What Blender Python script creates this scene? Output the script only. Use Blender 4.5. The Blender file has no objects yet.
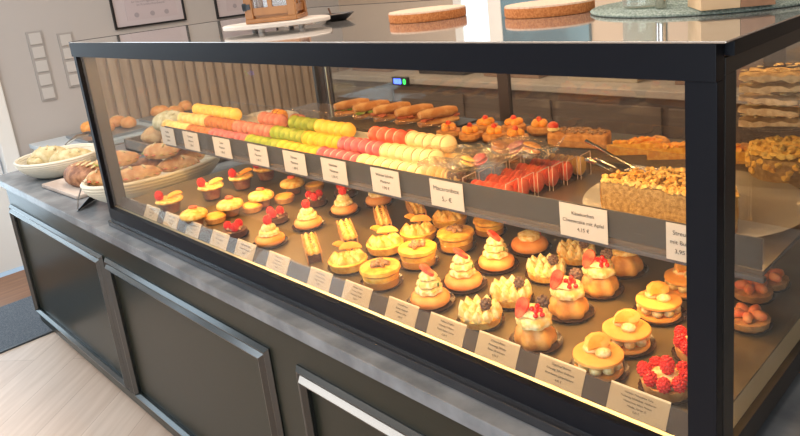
import bpy, bmesh, math, random
from mathutils import Vector, Matrix
random.seed(7)
PI = math.pi
scn = bpy.context.scene
COL = scn.collection

# ------------------------------------------------------------------ camera
FPX, U0, V0 = 687.976, 421.496, 143.932
YAW, PITCH, ROLL = -0.80395, -0.25032, -0.10776
CAM = Vector((0.3416, -0.8449, 1.706))
_fwd = Vector((math.sin(YAW)*math.cos(PITCH), math.cos(YAW)*math.cos(PITCH), math.sin(PITCH)))
_r0 = Vector((math.cos(YAW), -math.sin(YAW), 0))
_u0 = _r0.cross(_fwd)
_R = _r0*math.cos(ROLL) + _u0*math.sin(ROLL)
_U = -_r0*math.sin(ROLL) + _u0*math.cos(ROLL)
cd = bpy.data.cameras.new('camera')
cam = bpy.data.objects.new('camera', cd); COL.objects.link(cam)
M = Matrix((( _R.x, _U.x, -_fwd.x, CAM.x), (_R.y, _U.y, -_fwd.y, CAM.y), (_R.z, _U.z, -_fwd.z, CAM.z), (0, 0, 0, 1)))
cam.matrix_world = M
cd.sensor_width = 36; cd.sensor_fit = 'HORIZONTAL'; cd.lens = FPX/800*36
cd.shift_x = (400-U0)/800; cd.shift_y = (V0-218)/800
cd.clip_start = 0.02
scn.camera = cam

def at(px, py, z):            # where the sight line of a place in the photo meets a level z
    d = _fwd + _R*((px-U0)/FPX) - _U*((py-V0)/FPX)
    t = (z-CAM.z)/d.z
    return CAM + d*t
def aty(px, py, y):
    d = _fwd + _R*((px-U0)/FPX) - _U*((py-V0)/FPX)
    t = (y-CAM.y)/d.y
    return CAM + d*t

# ------------------------------------------------------------------ light
w = bpy.data.worlds.new('daylight'); scn.world = w; w.use_nodes = True
bg = w.node_tree.nodes['Background']
bg.inputs[0].default_value = (0.62, 0.80, 1.0, 1); bg.inputs[1].default_value = 0.7

def area(name, loc, size, energy, color, direction, spread=None):
    l = bpy.data.lights.new(name, 'AREA'); l.shape = 'RECTANGLE'
    l.size, l.size_y = size; l.energy = energy; l.color = color
    if spread: l.spread = math.radians(spread)
    o = bpy.data.objects.new(name, l); COL.objects.link(o); o.location = loc
    o.rotation_euler = Vector(direction).to_track_quat('-Z', 'X').to_euler() if False else Vector(direction).to_track_quat('-Z', 'Y').to_euler()
    return o
DAY = (0.72, 0.87, 1.0)
area('window_daylight', (-4.90, -2.1, 1.98), (2.9, 1.1), 34, DAY, (1, 0, -0.05))
area('ceiling_panel_light', (-3.3, -1.15, 2.86), (2.6, 1.2), 34, (0.74, 0.88, 1.0), (0, 0, -1))
area('door_daylight', (-4.90, -0.25, 1.1), (0.8, 1.8), 14, DAY, (1, 0, 0))
area('shopfront_fill', (0.7, -4.15, 1.5), (3.3, 2.2), 110, (0.86, 0.93, 1.0), (0, 1, 0))  # added room fill from an unseen shopfront behind the viewer
area('ceiling_fill_light', (-1.8, 0.55, 2.84), (4.2, 0.5), 60, (1.0, 0.84, 0.70), (0, 0, -1))  # added warm fill at ceiling height, no fixture there
area('ceiling_fill_light', (-1.8, -1.5, 2.84), (4.2, 0.6), 60, (1.0, 0.84, 0.68), (0, 0, -1))  # second added fill at ceiling height, also without a fixture
LED = (1.0, 0.52, 0.17)
area('case_led_light', (-1.12, 0.036, 1.536), (1.98, 0.014), 17, LED, (0, 0.35, -1))
area('back_fill_light', (-2.2, 2.0, 2.84), (1.2, 1.2), 62, (1.0, 0.80, 0.60), (0, 0.8, -1))  # added fill to brighten the room behind the case, no fixture
area('case_led_light', (-1.12, 0.98, 1.536), (2.1, 0.02), 5, LED, (0, -0.4, -1))
area('tray_fill_light', (-1.12, 0.272, 1.140), (2.05, 0.012), 4.5, LED, (0, 0.1, -1))  # added to light the tray, no strip under the shelf

scn.view_settings.view_transform = 'Standard'; scn.view_settings.look = 'None'
scn.view_settings.exposure = 0.0; scn.view_settings.gamma = 1.0
scn.view_settings.use_curve_mapping = False

# ------------------------------------------------------------------ materials
MATS = {}
def mat(name, col, rough=0.5, metal=0.0, bump=0.0, bscale=60, col2=None, nscale=12, sss=0.0, ior=1.45,
        coat=0.0, trans=0.0, spec=0.5, emit=None, es=0.0, detail=4, ramp=(0.4, 0.62), stretch=None):
    if name in MATS: return MATS[name]
    m = bpy.data.materials.new(name); m.use_nodes = True; nt = m.node_tree; n = nt.nodes
    b = n['Principled BSDF']
    b.inputs['Base Color'].default_value = (*col, 1); b.inputs['Roughness'].default_value = rough
    b.inputs['Metallic'].default_value = metal; b.inputs['IOR'].default_value = ior
    b.inputs['Specular IOR Level'].default_value = spec
    b.inputs['Coat Weight'].default_value = coat; b.inputs['Coat Roughness'].default_value = 0.08
    b.inputs['Transmission Weight'].default_value = trans
    if sss:
        b.inputs['Subsurface Weight'].default_value = sss
        b.inputs['Subsurface Radius'].default_value = (1, .5, .25)
        b.inputs['Subsurface Scale'].default_value = 0.0012
    if emit: b.inputs['Emission Color'].default_value = (*emit, 1); b.inputs['Emission Strength'].default_value = es
    tc = n.new('ShaderNodeTexCoord'); vec = tc.outputs['Object']
    if stretch:
        mp = n.new('ShaderNodeMapping'); mp.inputs['Scale'].default_value = stretch
        nt.links.new(vec, mp.inputs['Vector']); vec = mp.outputs['Vector']
    if col2:
        t = n.new('ShaderNodeTexNoise'); t.inputs['Scale'].default_value = nscale; t.inputs['Detail'].default_value = detail
        nt.links.new(vec, t.inputs['Vector'])
        r = n.new('ShaderNodeValToRGB'); r.color_ramp.elements[0].position = ramp[0]; r.color_ramp.elements[1].position = ramp[1]
        r.color_ramp.elements[0].color = (*col, 1); r.color_ramp.elements[1].color = (*col2, 1)
        nt.links.new(t.outputs['Fac'], r.inputs['Fac']); nt.links.new(r.outputs['Color'], b.inputs['Base Color'])
    if bump:
        t = n.new('ShaderNodeTexNoise'); t.inputs['Scale'].default_value = bscale; t.inputs['Detail'].default_value = 3
        nt.links.new(vec, t.inputs['Vector'])
        bp = n.new('ShaderNodeBump'); bp.inputs['Strength'].default_value = bump; bp.inputs['Distance'].default_value = 0.004
        nt.links.new(t.outputs['Fac'], bp.inputs['Height']); nt.links.new(bp.outputs['Normal'], b.inputs['Normal'])
    MATS[name] = m; return m

def glassmat(name, tint=(1, 1, 1), ior=1.45, rough=0.0, haze=0.0, crinkle=0.0):
    m = bpy.data.materials.new(name); m.use_nodes = True; nt = m.node_tree; n = nt.nodes
    n.remove(n['Principled BSDF']); out = n['Material Output']
    tr = n.new('ShaderNodeBsdfTransparent'); tr.inputs[0].default_value = (*tint, 1)
    gl = n.new('ShaderNodeBsdfGlossy'); gl.inputs['Roughness'].default_value = rough
    fr = n.new('ShaderNodeFresnel'); ge = n.new('ShaderNodeNewGeometry')
    mr = n.new('ShaderNodeMapRange'); mr.inputs['To Min'].default_value = ior; mr.inputs['To Max'].default_value = 1/ior
    nt.links.new(ge.outputs['Backfacing'], mr.inputs['Value']); nt.links.new(mr.outputs['Result'], fr.inputs[0])   # same reflectance on both faces of the sheet
    mx = n.new('ShaderNodeMixShader'); nt.links.new(fr.outputs[0], mx.inputs[0])
    nt.links.new(tr.outputs[0], mx.inputs[1]); nt.links.new(gl.outputs[0], mx.inputs[2])
    last = mx
    if crinkle:
        tc = n.new('ShaderNodeTexCoord'); ns = n.new('ShaderNodeTexNoise'); ns.inputs['Scale'].default_value = 45; ns.inputs['Detail'].default_value = 2
        bp = n.new('ShaderNodeBump'); bp.inputs['Strength'].default_value = crinkle; bp.inputs['Distance'].default_value = 0.01
        nt.links.new(tc.outputs['Object'], ns.inputs['Vector']); nt.links.new(ns.outputs['Fac'], bp.inputs['Height'])
        nt.links.new(bp.outputs['Normal'], gl.inputs['Normal']); nt.links.new(bp.outputs['Normal'], fr.inputs['Normal'])
    if haze:
        df = n.new('ShaderNodeBsdfDiffuse'); df.inputs[0].default_value = (.9, .9, .9, 1)
        m2 = n.new('ShaderNodeMixShader'); m2.inputs[0].default_value = haze
        nt.links.new(mx.outputs[0], m2.inputs[1]); nt.links.new(df.outputs[0], m2.inputs[2]); last = m2
    nt.links.new(last.outputs[0], out.inputs[0]); return m

GLASS = glassmat('case_glass', (0.98, 0.99, 0.98), 1.38)
BACKGLASS = glassmat('back_door_glass', (0.82, 0.81, 0.78), 1.9)
ACRYL = glassmat('acrylic', (0.95, 0.96, 0.98), 1.34, haze=0.02)
BOXC = glassmat('clear_box_plastic', (0.98, 0.97, 0.96), 1.4)
CELLO = glassmat('cellophane', (0.95, 0.94, 0.90), 1.8, rough=0.12, haze=0.05, crinkle=0.9)

frame_m = mat('black_powder_coat', (0.008, 0.009, 0.013), 0.36, ior=1.45, spec=0.14)
frame_side = mat('dark_bronze_coat', (0.028, 0.025, 0.023), 0.42, ior=1.45)
gold_m = mat('pale_profile', (0.90, 0.78, 0.52), 0.28, metal=1.0)
inner_m = mat('beige_inner_profile', (0.07, 0.065, 0.06), 0.5)
top_m = mat('black_glass_top', (0.62, 0.60, 0.58), 0.05, metal=0.8)
counter_m = mat('grey_stone_laminate', (0.135, 0.15, 0.17), 0.27, col2=(0.22, 0.24, 0.265), nscale=9, bump=0.05, bscale=90, detail=8)
cab_m = mat('dark_green_paint', (0.014, 0.017, 0.012), 0.30, spec=0.3, bump=0.03, bscale=120)
mould_m = mat('dark_green_gloss_moulding', (0.010, 0.014, 0.015), 0.15, ior=1.8)
tray_m = mat('brown_steel_tray', (0.155, 0.115, 0.055), 0.36, metal=0.35, bump=0.02, bscale=40)
shelf_m = mat('grey_shelf_edge', (0.10, 0.10, 0.115), 0.35, metal=0.3)
wall_m = mat('warm_grey_plaster', (0.45, 0.43, 0.42), 0.8, bump=0.04, bscale=150)
white_m = mat('white_paint', (0.78, 0.79, 0.78), 0.4)
paper_m = mat('cream_paper_card', (0.74, 0.62, 0.42), 0.7)
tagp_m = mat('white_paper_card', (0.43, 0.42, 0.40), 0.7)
ink_m = mat('black_ink', (0.05, 0.045, 0.04), 0.8)
chrome_m = mat('polished_steel', (0.72, 0.70, 0.66), 0.15, metal=1.0)
black_m = mat('black_plastic', (0.012, 0.012, 0.014), 0.35)
plate_m = mat('brown_scalloped_card', (0.055, 0.030, 0.022), 0.25, ior=1.6)
dtray_m = mat('dark_slate_tray', (0.035, 0.033, 0.036), 0.35)
# food
cream_m = mat('vanilla_cream', (0.74, 0.50, 0.15), 0.5, sss=0.1, bump=0.5, bscale=200, col2=(0.92, 0.80, 0.46), nscale=95)
custard_m = mat('yellow_custard', (0.76, 0.36, 0.04), 0.4, sss=0.1, bump=0.4, bscale=180, col2=(0.92, 0.68, 0.22), nscale=80)
bun_m = mat('baked_orange_dough', (0.76, 0.27, 0.06), 0.45, sss=0.15, col2=(0.84, 0.38, 0.11), nscale=35, bump=0.12, bscale=160)
dough_m = mat('golden_dough', (0.58, 0.24, 0.045), 0.4, sss=0.1, col2=(0.82, 0.46, 0.13), nscale=40, bump=0.25, bscale=160)
cookie_m = mat('orange_biscuit', (0.84, 0.36, 0.065), 0.5, sss=0.12, col2=(0.88, 0.43, 0.10), nscale=45, bump=0.1, bscale=200)
rasp_m = mat('raspberry_skin', (0.72, 0.025, 0.02), 0.35, sss=0.2, bump=0.1, bscale=300)
straw_m = mat('strawberry_flesh', (0.72, 0.035, 0.012), 0.35, col2=(0.84, 0.17, 0.07), nscale=60)
curr_m = mat('redcurrant_skin', (0.80, 0.015, 0.012), 0.12, sss=0.2, coat=0.5)
bberry_m = mat('blackberry_skin', (0.10, 0.055, 0.045), 0.35, col2=(0.20, 0.12, 0.08), nscale=150)
orange_m = mat('orange_fruit', (0.92, 0.38, 0.05), 0.25, sss=0.2, col2=(0.94, 0.52, 0.10), nscale=50)
lemon_m = mat('yellow_sponge', (0.74, 0.34, 0.03), 0.4, sss=0.1, col2=(0.90, 0.56, 0.09), nscale=70, bump=0.2, bscale=180)
amber_m = mat('amber_layer', (0.50, 0.24, 0.035), 0.25, sss=0.1, coat=0.4)
nut_m = mat('caramel_nuts', (0.22, 0.11, 0.045), 0.3, col2=(0.42, 0.24, 0.10), nscale=120, bump=0.4, bscale=200, coat=0.4)
choc_m = mat('dark_chocolate', (0.085, 0.035, 0.018), 0.35, col2=(0.15, 0.07, 0.035), nscale=80, bump=0.2, bscale=200)
leaf_m = mat('green_leaf', (0.12, 0.22, 0.04), 0.5)
crumb_m = mat('butter_crumble', (0.72, 0.38, 0.08), 0.6, col2=(0.88, 0.62, 0.22), nscale=60, bump=0.6, bscale=140)
cake_m = mat('pale_sponge_cake', (0.24, 0.14, 0.04), 0.75, col2=(0.44, 0.29, 0.11), nscale=110, bump=0.8, bscale=170, ramp=(0.36, 0.66))
crust_m = mat('baked_crust', (0.50, 0.22, 0.06), 0.55, col2=(0.68, 0.36, 0.12), nscale=60, bump=0.3, bscale=120)
bread_m = mat('floured_bread', (0.46, 0.20, 0.06), 0.6, col2=(0.66, 0.42, 0.20), nscale=22, bump=0.3, bscale=90)
darkbread_m = mat('dark_bread_crust', (0.20, 0.075, 0.03), 0.55, col2=(0.42, 0.20, 0.10), nscale=30, bump=0.6, bscale=90)
palebread_m = mat('pale_flour_bread', (0.46, 0.36, 0.17), 0.7, col2=(0.64, 0.55, 0.34), nscale=25, bump=0.3, bscale=80)
rattan_m = mat('white_rattan', (0.70, 0.66, 0.55), 0.6, bump=0.2, bscale=200)
wood_m = mat('honey_wood', (0.30, 0.12, 0.035), 0.45, col2=(0.42, 0.19, 0.06), nscale=8, stretch=(1, 1, 0.15))
wood2_m = mat('pale_wood', (0.62, 0.42, 0.24), 0.5, col2=(0.74, 0.54, 0.33), nscale=14, stretch=(0.2, 1, 1))
grwood_m = mat('weathered_board', (0.42, 0.34, 0.29), 0.6, col2=(0.58, 0.50, 0.44), nscale=12, stretch=(0.2, 1, 1))
cork_m = mat('cork', (0.44, 0.14, 0.035), 0.8, col2=(0.60, 0.23, 0.07), nscale=220, bump=0.4, bscale=300)
corktop_m = mat('cork_face', (0.60, 0.42, 0.30), 0.8, col2=(0.70, 0.52, 0.40), nscale=220, bump=0.3, bscale=300)
weave_m = mat('sage_woven_fibre', (0.16, 0.21, 0.18), 0.8, col2=(0.34, 0.40, 0.36), nscale=260, bump=0.7, bscale=260)

# ------------------------------------------------------------------ mesh helpers
FLAG = [False]
def B(): FLAG[0] = False; return bmesh.new()
def box(bm, x0, x1, y0, y1, z0, z1, bev=0.0, seg=2, rot=None, c=None):
    r = bmesh.ops.create_cube(bm, size=1.0); vs = r['verts']
    for v in vs:
        v.co = Vector(((x0+x1)/2 + v.co.x*(x1-x0), (y0+y1)/2 + v.co.y*(y1-y0), (z0+z1)/2 + v.co.z*(z1-z0)))
    if rot is not None:
        cc = Vector(c) if c else Vector(((x0+x1)/2, (y0+y1)/2, (z0+z1)/2))
        for v in vs: v.co = cc + rot @ (v.co-cc)
    if bev:
        FLAG[0] = True
        es = {e for v in vs for e in v.link_edges}
        bmesh.ops.bevel(bm, geom=list(es), offset=bev, segments=seg, affect='EDGES', profile=0.5)
    return vs
def lathe(bm, prof, seg=24, org=(0, 0, 0), n=0, amp=0.0, twist=0.0, sx=1.0, sy=1.0, cap=True, phase=0.0, rot=None):
    org = Vector(org); rings = []
    for r, z in prof:
        ring = []
        for i in range(seg):
            a = 2*PI*i/seg
            rr = r*(1 + (amp*math.cos(n*a + twist*z + phase) if n else 0))
            p = Vector((rr*math.cos(a)*sx, rr*math.sin(a)*sy, z))
            if rot is not None: p = rot @ p
            ring.append(bm.verts.new(org+p))
        rings.append(ring)
    for k in range(len(rings)-1):
        for i in range(seg):
            j = (i+1) % seg
            bm.faces.new((rings[k][i], rings[k][j], rings[k+1][j], rings[k+1][i]))
    if cap:
        if prof[0][0] > 1e-6: bm.faces.new(list(reversed(rings[0])))
        if prof[-1][0] > 1e-6: bm.faces.new(rings[-1])
    return rings
def ball(bm, c, r, seg=12, noise=0.0, rot=None, sub=2):
    q = bmesh.ops.create_icosphere(bm, subdivisions=sub, radius=1.0)
    if not isinstance(r, (tuple, list)): r = (r, r, r)
    ph = [random.uniform(0, 6.28) for _ in range(6)]
    for v in q['verts']:
        p = v.co.copy()
        k = 1 + noise*(math.sin(3*p.x+ph[0])*math.sin(3*p.y+ph[1]) + .7*math.sin(6*p.z+ph[2])*math.sin(5*p.x+ph[3]))
        p = Vector((p.x*r[0]*k, p.y*r[1]*k, p.z*r[2]*k))
        if rot is not None: p = rot @ p
        v.co = p + Vector(c)
def tube(bm, pts, r, seg=8, r1=None):
    pts = [Vector(p) for p in pts]; rings = []
    for k, p in enumerate(pts):
        d = (pts[min(k+1, len(pts)-1)] - pts[max(k-1, 0)]).normalized()
        a = d.orthogonal().normalized() if k == 0 else (rings_a - d*rings_a.dot(d)).normalized()
        rings_a = a; b = d.cross(a)
        rr = r if r1 is None else r + (r1-r)*k/(len(pts)-1)
        rings.append([bm.verts.new(p + a*rr*math.cos(2*PI*i/seg) + b*rr*math.sin(2*PI*i/seg)) for i in range(seg)])
    for k in range(len(rings)-1):
        for i in range(seg):
            j = (i+1) % seg; bm.faces.new((rings[k][i], rings[k][j], rings[k+1][j], rings[k+1][i]))
    bm.faces.new(list(reversed(rings[0]))); bm.faces.new(rings[-1])
def prism(bm, pts, z0, z1):
    a = [bm.verts.new((x, y, z0)) for x, y in pts]; b = [bm.verts.new((x, y, z1)) for x, y in pts]
    n = len(pts); bm.faces.new(list(reversed(a))); bm.faces.new(b)
    for i in range(n):
        j = (i+1) % n; bm.faces.new((a[i], a[j], b[j], b[i]))
def dollop(bm, c, r, h, n=6, amp=0.13, seg=18, turns=1.6, rot=None):
    prof = [(r*.82, 0), (r, h*.14), (r*.96, h*.32), (r*.74, h*.54), (r*.46, h*.74), (r*.2, h*.9), (r*.03, h)]
    lathe(bm, prof, seg, c, n=n, amp=amp, twist=turns/h*1.2, rot=rot)
def obj(name, bm, m=None, parent=None, loc=(0, 0, 0), rz=0.0, smooth=True, me=None):
    if me is None:
        bmesh.ops.recalc_face_normals(bm, faces=bm.faces)
        me = bpy.data.meshes.new(name); bm.to_mesh(me); bm.free()
        for mm in (m if isinstance(m, (list, tuple)) else [m]): me.materials.append(mm)
        if smooth:
            for p in me.polygons: p.use_smooth = True
            try: me.set_sharp_from_angle(angle=math.radians(40))
            except Exception: pass
    o = bpy.data.objects.new(name, me); COL.objects.link(o); o.location = loc; o.rotation_euler = (0, 0, rz)
    if FLAG[0] and bm is not None and smooth:      # keeps the wide faces of bevelled boards flat
        wn = o.modifiers.new('weighted_normal', 'WEIGHTED_NORMAL'); wn.weight = 100; wn.keep_sharp = True
    FLAG[0] = False
    if parent is not None: o.parent = parent
    return o
def tag(o, label, cat, group=None, kind=None):
    o['label'] = label; o['category'] = cat
    if group: o['group'] = group
    if kind: o['kind'] = kind
    return o
def thing(name, label, cat, loc=(0, 0, 0), rz=0.0, group=None):
    o = bpy.data.objects.new(name, None); COL.objects.link(o); o.location = loc; o.rotation_euler = (0, 0, rz)
    o.empty_display_size = 0.02
    return tag(o, label, cat, group)
def struct(name, bm, m, smooth=False):
    o = obj(name, bm, m, smooth=smooth); o['kind'] = 'structure'; return o
def place(root, used, loc, rz, label, group=None, scale=1.0):
    """first call moves the built thing itself, later calls copy it with its parts and sub-parts"""
    if not used:
        used.append(1); r = root
    else:
        r = root.copy(); COL.objects.link(r)
        for ch in KIDS[root.name]:
            c = ch.copy(); COL.objects.link(c); c.parent = r
            for g in KIDS.get(ch.name, []):
                d = g.copy(); COL.objects.link(d); d.parent = c
    r.location = loc; r.rotation_euler = (0, 0, rz); r.scale = (scale,)*3; r['label'] = label
    if group: r['group'] = group
    return r
KIDS = {}
def kids(root):
    KIDS[root.name] = [o for o in bpy.data.objects if o.parent == root]
    for c in KIDS[root.name]: KIDS[c.name] = [o for o in bpy.data.objects if o.parent == c]

def text(name, lines, parent, m, size, loc, rot, align='CENTER', leading=1.0):
    cu = bpy.data.curves.new(name, 'FONT'); cu.body = '\n'.join(lines); cu.size = size
    cu.align_x = align; cu.align_y = 'CENTER'; cu.extrude = 0.0001; cu.space_line = leading
    tmp = bpy.data.objects.new(name+'_tmp', cu); COL.objects.link(tmp)
    dg = bpy.context.evaluated_depsgraph_get()
    me = bpy.data.meshes.new_from_object(tmp.evaluated_get(dg)); bpy.data.objects.remove(tmp)
    me.materials.clear(); me.materials.append(m)
    o = bpy.data.objects.new(name, me); COL.objects.link(o); o.location = loc; o.rotation_euler = rot
    if parent is not None: o.parent = parent
    return o

# ------------------------------------------------------------------ the room
ZC = 0.90                     # counter level
L = 2.235; D = 1.05           # case length and depth
XW = -4.75; YB = 3.2; XR = 3.0; YF = -4.0; HC = 2.9

def wood_floor_mat():
    m = bpy.data.materials.new('pale_plank_floor'); m.use_nodes = True; nt = m.node_tree; n = nt.nodes
    b = n['Principled BSDF']; b.inputs['Roughness'].default_value = 0.42
    tc = n.new('ShaderNodeTexCoord'); mp = n.new('ShaderNodeMapping'); mp.inputs['Rotation'].default_value = (0, 0, math.radians(52))
    nt.links.new(tc.outputs['Object'], mp.inputs['Vector'])
    br = n.new('ShaderNodeTexBrick'); br.inputs['Scale'].default_value = 1.0
    br.inputs['Brick Width'].default_value = 1.3; br.inputs['Row Height'].default_value = 0.21
    br.inputs['Mortar Size'].default_value = 0.0012; br.inputs['Bias'].default_value = 0.0
    br.inputs['Color1'].default_value = (0.66, 0.55, 0.47, 1); br.inputs['Color2'].default_value = (0.60, 0.48, 0.40, 1)
    br.inputs['Mortar'].default_value = (0.40, 0.30, 0.24, 1)
    nt.links.new(mp.outputs['Vector'], br.inputs['Vector'])
    m2 = n.new('ShaderNodeMapping'); m2.inputs['Scale'].default_value = (1.2, 14, 1)
    nt.links.new(mp.outputs['Vector'], m2.inputs['Vector'])
    ns = n.new('ShaderNodeTexNoise'); ns.inputs['Scale'].default_value = 2.2; ns.inputs['Detail'].default_value = 6
    nt.links.new(m2.outputs['Vector'], ns.inputs['Vector'])
    mx = n.new('ShaderNodeMix'); mx.data_type = 'RGBA'; mx.blend_type = 'MULTIPLY'; mx.inputs['Factor'].default_value = 0.35
    rp = n.new('ShaderNodeValToRGB'); rp.color_ramp.elements[0].color = (0.6, 0.52, 0.45, 1); rp.color_ramp.elements[0].position = .3
    rp.color_ramp.elements[1].color = (1, 1, 1, 1); rp.color_ramp.elements[1].position = .65
    nt.links.new(ns.outputs['Fac'], rp.inputs['Fac'])
    nt.links.new(br.outputs['Color'], mx.inputs['A']); nt.links.new(rp.outputs['Color'], mx.inputs['B'])
    nt.links.new(mx.outputs['Result'], b.inputs['Base Color'])
    return m
bm = B(); box(bm, XW, XR, YF, YB, -0.1, 0.0); struct('floor', bm, wood_floor_mat())
bm = B(); box(bm, XW, XR, YF, YB, HC, HC+0.1); struct('ceiling', bm, mat('ceiling_paint', (0.72, 0.70, 0.67), 0.8))
# left wall with a glazed door and a window on the street side
bm = B()
box(bm, XW-0.15, XW, 0.30, YB, 0, HC)
box(bm, XW-0.15, XW, -0.80, 0.30, 2.15, HC)
box(bm, XW-0.15, XW, -1.0, -0.80, 0, HC)
box(bm, XW-0.15, XW, -3.6, -1.0, 2.55, HC); box(bm, XW-0.15, XW, -3.6, -1.0, 0, 1.40)
box(bm, XW-0.15, XW, YF, -3.6, 0, HC)
struct('wall_left', bm, wall_m)
bm = B()
box(bm, XW-0.15, XR, YB, YB+0.12, 0, HC)
struct('wall_back', bm, mat('beige_plaster', (0.52, 0.42, 0.33), 0.8, bump=0.03, bscale=80))
bm = B(); box(bm, XR, XR+0.12, YF, YB, 0, HC); struct('wall_right', bm, mat('dark_brown_panelling', (0.10, 0.07, 0.05), 0.6))
bm = B()
box(bm, XW, -1.0, YF-0.15, YF, 0, HC); box(bm, 2.4, XR, YF-0.15, YF, 0, HC)
box(bm, -1.0, 2.4, YF-0.15, YF, 2.65, HC); box(bm, -1.0, 2.4, YF-0.15, YF, 0, 0.3)
struct('wall_front', bm, wall_m)
bm = B()
for x in (-1.0, 0.65, 2.35): box(bm, x, x+0.05, YF-0.1, YF-0.04, 0.3, 2.65)
o = struct('window_2', bm, black_m)  # unseen glazing, placed where the case glass does not mirror it
bm = B(); box(bm, -1.0, 2.4, YF-0.09, YF-0.08, 0.3, 2.65); obj('pane', bm, GLASS, o, smooth=False)
bm = B()
for y in (-3.6, -2.35, -1.05): box(bm, XW-0.1, XW-0.04, y, y+0.05, 1.4, 2.55)
box(bm, XW-0.1, XW-0.04, -3.6, -1.0, 1.4, 1.46); box(bm, XW-0.1, XW-0.04, -3.6, -1.0, 2.49, 2.55)
o = struct('window_1', bm, white_m)
bm = B(); box(bm, XW-0.08, XW-0.07, -3.55, -1.05, 1.46, 2.49); obj('pane', bm, GLASS, o, smooth=False)
# white glazed door
bm = B()
dy0, dy1 = -0.74, 0.24
box(bm, XW-0.10, XW-0.05, dy0, dy0+0.12, 0.02, 2.09); box(bm, XW-0.10, XW-0.05, dy1-0.12, dy1, 0.02, 2.09)
box(bm, XW-0.10, XW-0.05, dy0+.12, dy1-.12, 0.02, 0.30); box(bm, XW-0.10, XW-0.05, dy0+.12, dy1-.12, 1.95, 2.09)
door = struct('door_1', bm, white_m)
bm = B(); box(bm, XW-0.085, XW-0.065, dy0+0.12, dy1-0.12, 0.30, 1.95); obj('pane', bm, GLASS, door, smooth=False)
bm = B()
box(bm, XW-0.06, XW-0.045, dy0+0.12, dy0+0.135, .30, 1.95); box(bm, XW-0.06, XW-0.045, dy1-0.135, dy1-0.12, .30, 1.95)
box(bm, XW-0.06, XW-0.045, dy0+0.12, dy1-0.12, .30, .315); obj('gasket', bm, black_m, door, smooth=False)
bm = B()
box(bm, XW-0.12, XW+0.03, 0.25, 0.345, 0, 2.2, 0.006); box(bm, XW-0.12, XW+0.03, -0.85, -0.755, 0, 2.2, 0.006)
box(bm, XW-0.12, XW+0.03, -0.85, 0.345, 2.10, 2.2, 0.006)
struct('trim_1', bm, white_m)
# baseboard, ledge line and slatted cladding of the left wall
bm = B(); box(bm, XW, XW+0.018, 0.345, YB, 0, 0.09); struct('baseboard_left', bm, white_m)
slat_m = mat('brown_slat_wood', (0.36, 0.24, 0.15), 0.6, col2=(0.46, 0.32, 0.21), nscale=10, stretch=(1, 1, 0.1), bump=0.1)
bm = B(); box(bm, XW, XW+0.03, 0.93, YB, 0.09, 1.40)
y = 0.94
while y < YB-0.06:
    box(bm, XW+0.03, XW+0.062, y, y+0.052, 0.09, 1.39); y += 0.0815
o = struct('trim_2', bm, slat_m)
# mat zone by the door
carpet_m = mat('blue_grey_carpet', (0.075, 0.095, 0.12), 0.95, col2=(0.15, 0.17, 0.20), nscale=160, bump=0.5, bscale=260)
bm = B(); box(bm, -4.22, -3.60, -1.6, 0.60, 0.0, 0.008); tag(obj('door_mat', bm, carpet_m, smooth=False), 'blue grey carpet mat on the floor by the left end of the counter', 'mat')
bm = B(); box(bm, -3.60, -3.585, -1.6, 0.60, 0.0, 0.010); struct('trim_6', bm, mat('dark_strip', (.04, .05, .06), .4))
bm = B(); box(bm, XW, -4.22, -1.6, 0.60, 0.0, 0.006)
struct('trim_7', bm, mat('red_brown_floor_board', (0.20, 0.095, 0.05), 0.4, col2=(0.26, 0.13, 0.07), nscale=6, stretch=(6, .4, 1)))

# back wall: bright glazed opening and dark door that mirror in the case top
bm = B(); box(bm, -3.30, -3.22, YB-0.04, YB, 0, 2.5); box(bm, -2.96, -2.84, YB-0.04, YB, 0, 2.5); box(bm, -3.3, -2.1, YB-0.04, YB, 2.42, 2.5)
struct('trim_8', bm, white_m)
bm = B(); box(bm, -3.22, -2.96, YB-0.03, YB-0.001, 0, 2.42)
o = struct('window_3', bm, mat('daylit_pane', (0.5, 0.6, 0.66), 0.3, emit=(0.62, 0.85, 1.0), es=1.1))
bm = B(); box(bm, -2.84, -2.12, YB-0.035, YB-0.001, 0, 2.42)
struct('door_2', bm, mat('slate_blue_door', (0.07, 0.14, 0.19), 0.25, col2=(0.12, 0.24, 0.32), nscale=3))
bm = B(); tube(bm, [(-2.2, YB-0.035, 1.05), (-2.2, YB-0.08, 1.05), (-2.32, YB-0.08, 1.05)], 0.01); obj('door_handle', bm, chrome_m, bpy.data.objects['door_2'])
# work counter behind the case
bm = B(); box(bm, -4.0, 1.5, 2.45, 3.15, 0.0, 0.93)
t = thing('back_cabinet', 'brown wooden back cabinet along the rear wall seen through the case', 'cabinet')
obj('body', bm, mat('walnut_front', (0.14, 0.085, 0.055), 0.5, col2=(0.20, 0.13, 0.09), nscale=5, stretch=(3, 1, .4)), t, smooth=False)
bm = B(); box(bm, -4.02, 1.52, 2.42, 3.155, 0.93, 0.97, 0.004); obj('worktop', bm, mat('beige_worktop', (0.50, 0.42, 0.34), 0.4), t, smooth=False)
bm = B()
for k in range(8): box(bm, -3.95+k*.68, -3.31+k*.68, 2.432, 2.45, 0.08, 0.88, 0.004)
obj('door', bm, mat('walnut_door', (0.19, 0.125, 0.085), 0.45), t, smooth=False)
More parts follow.
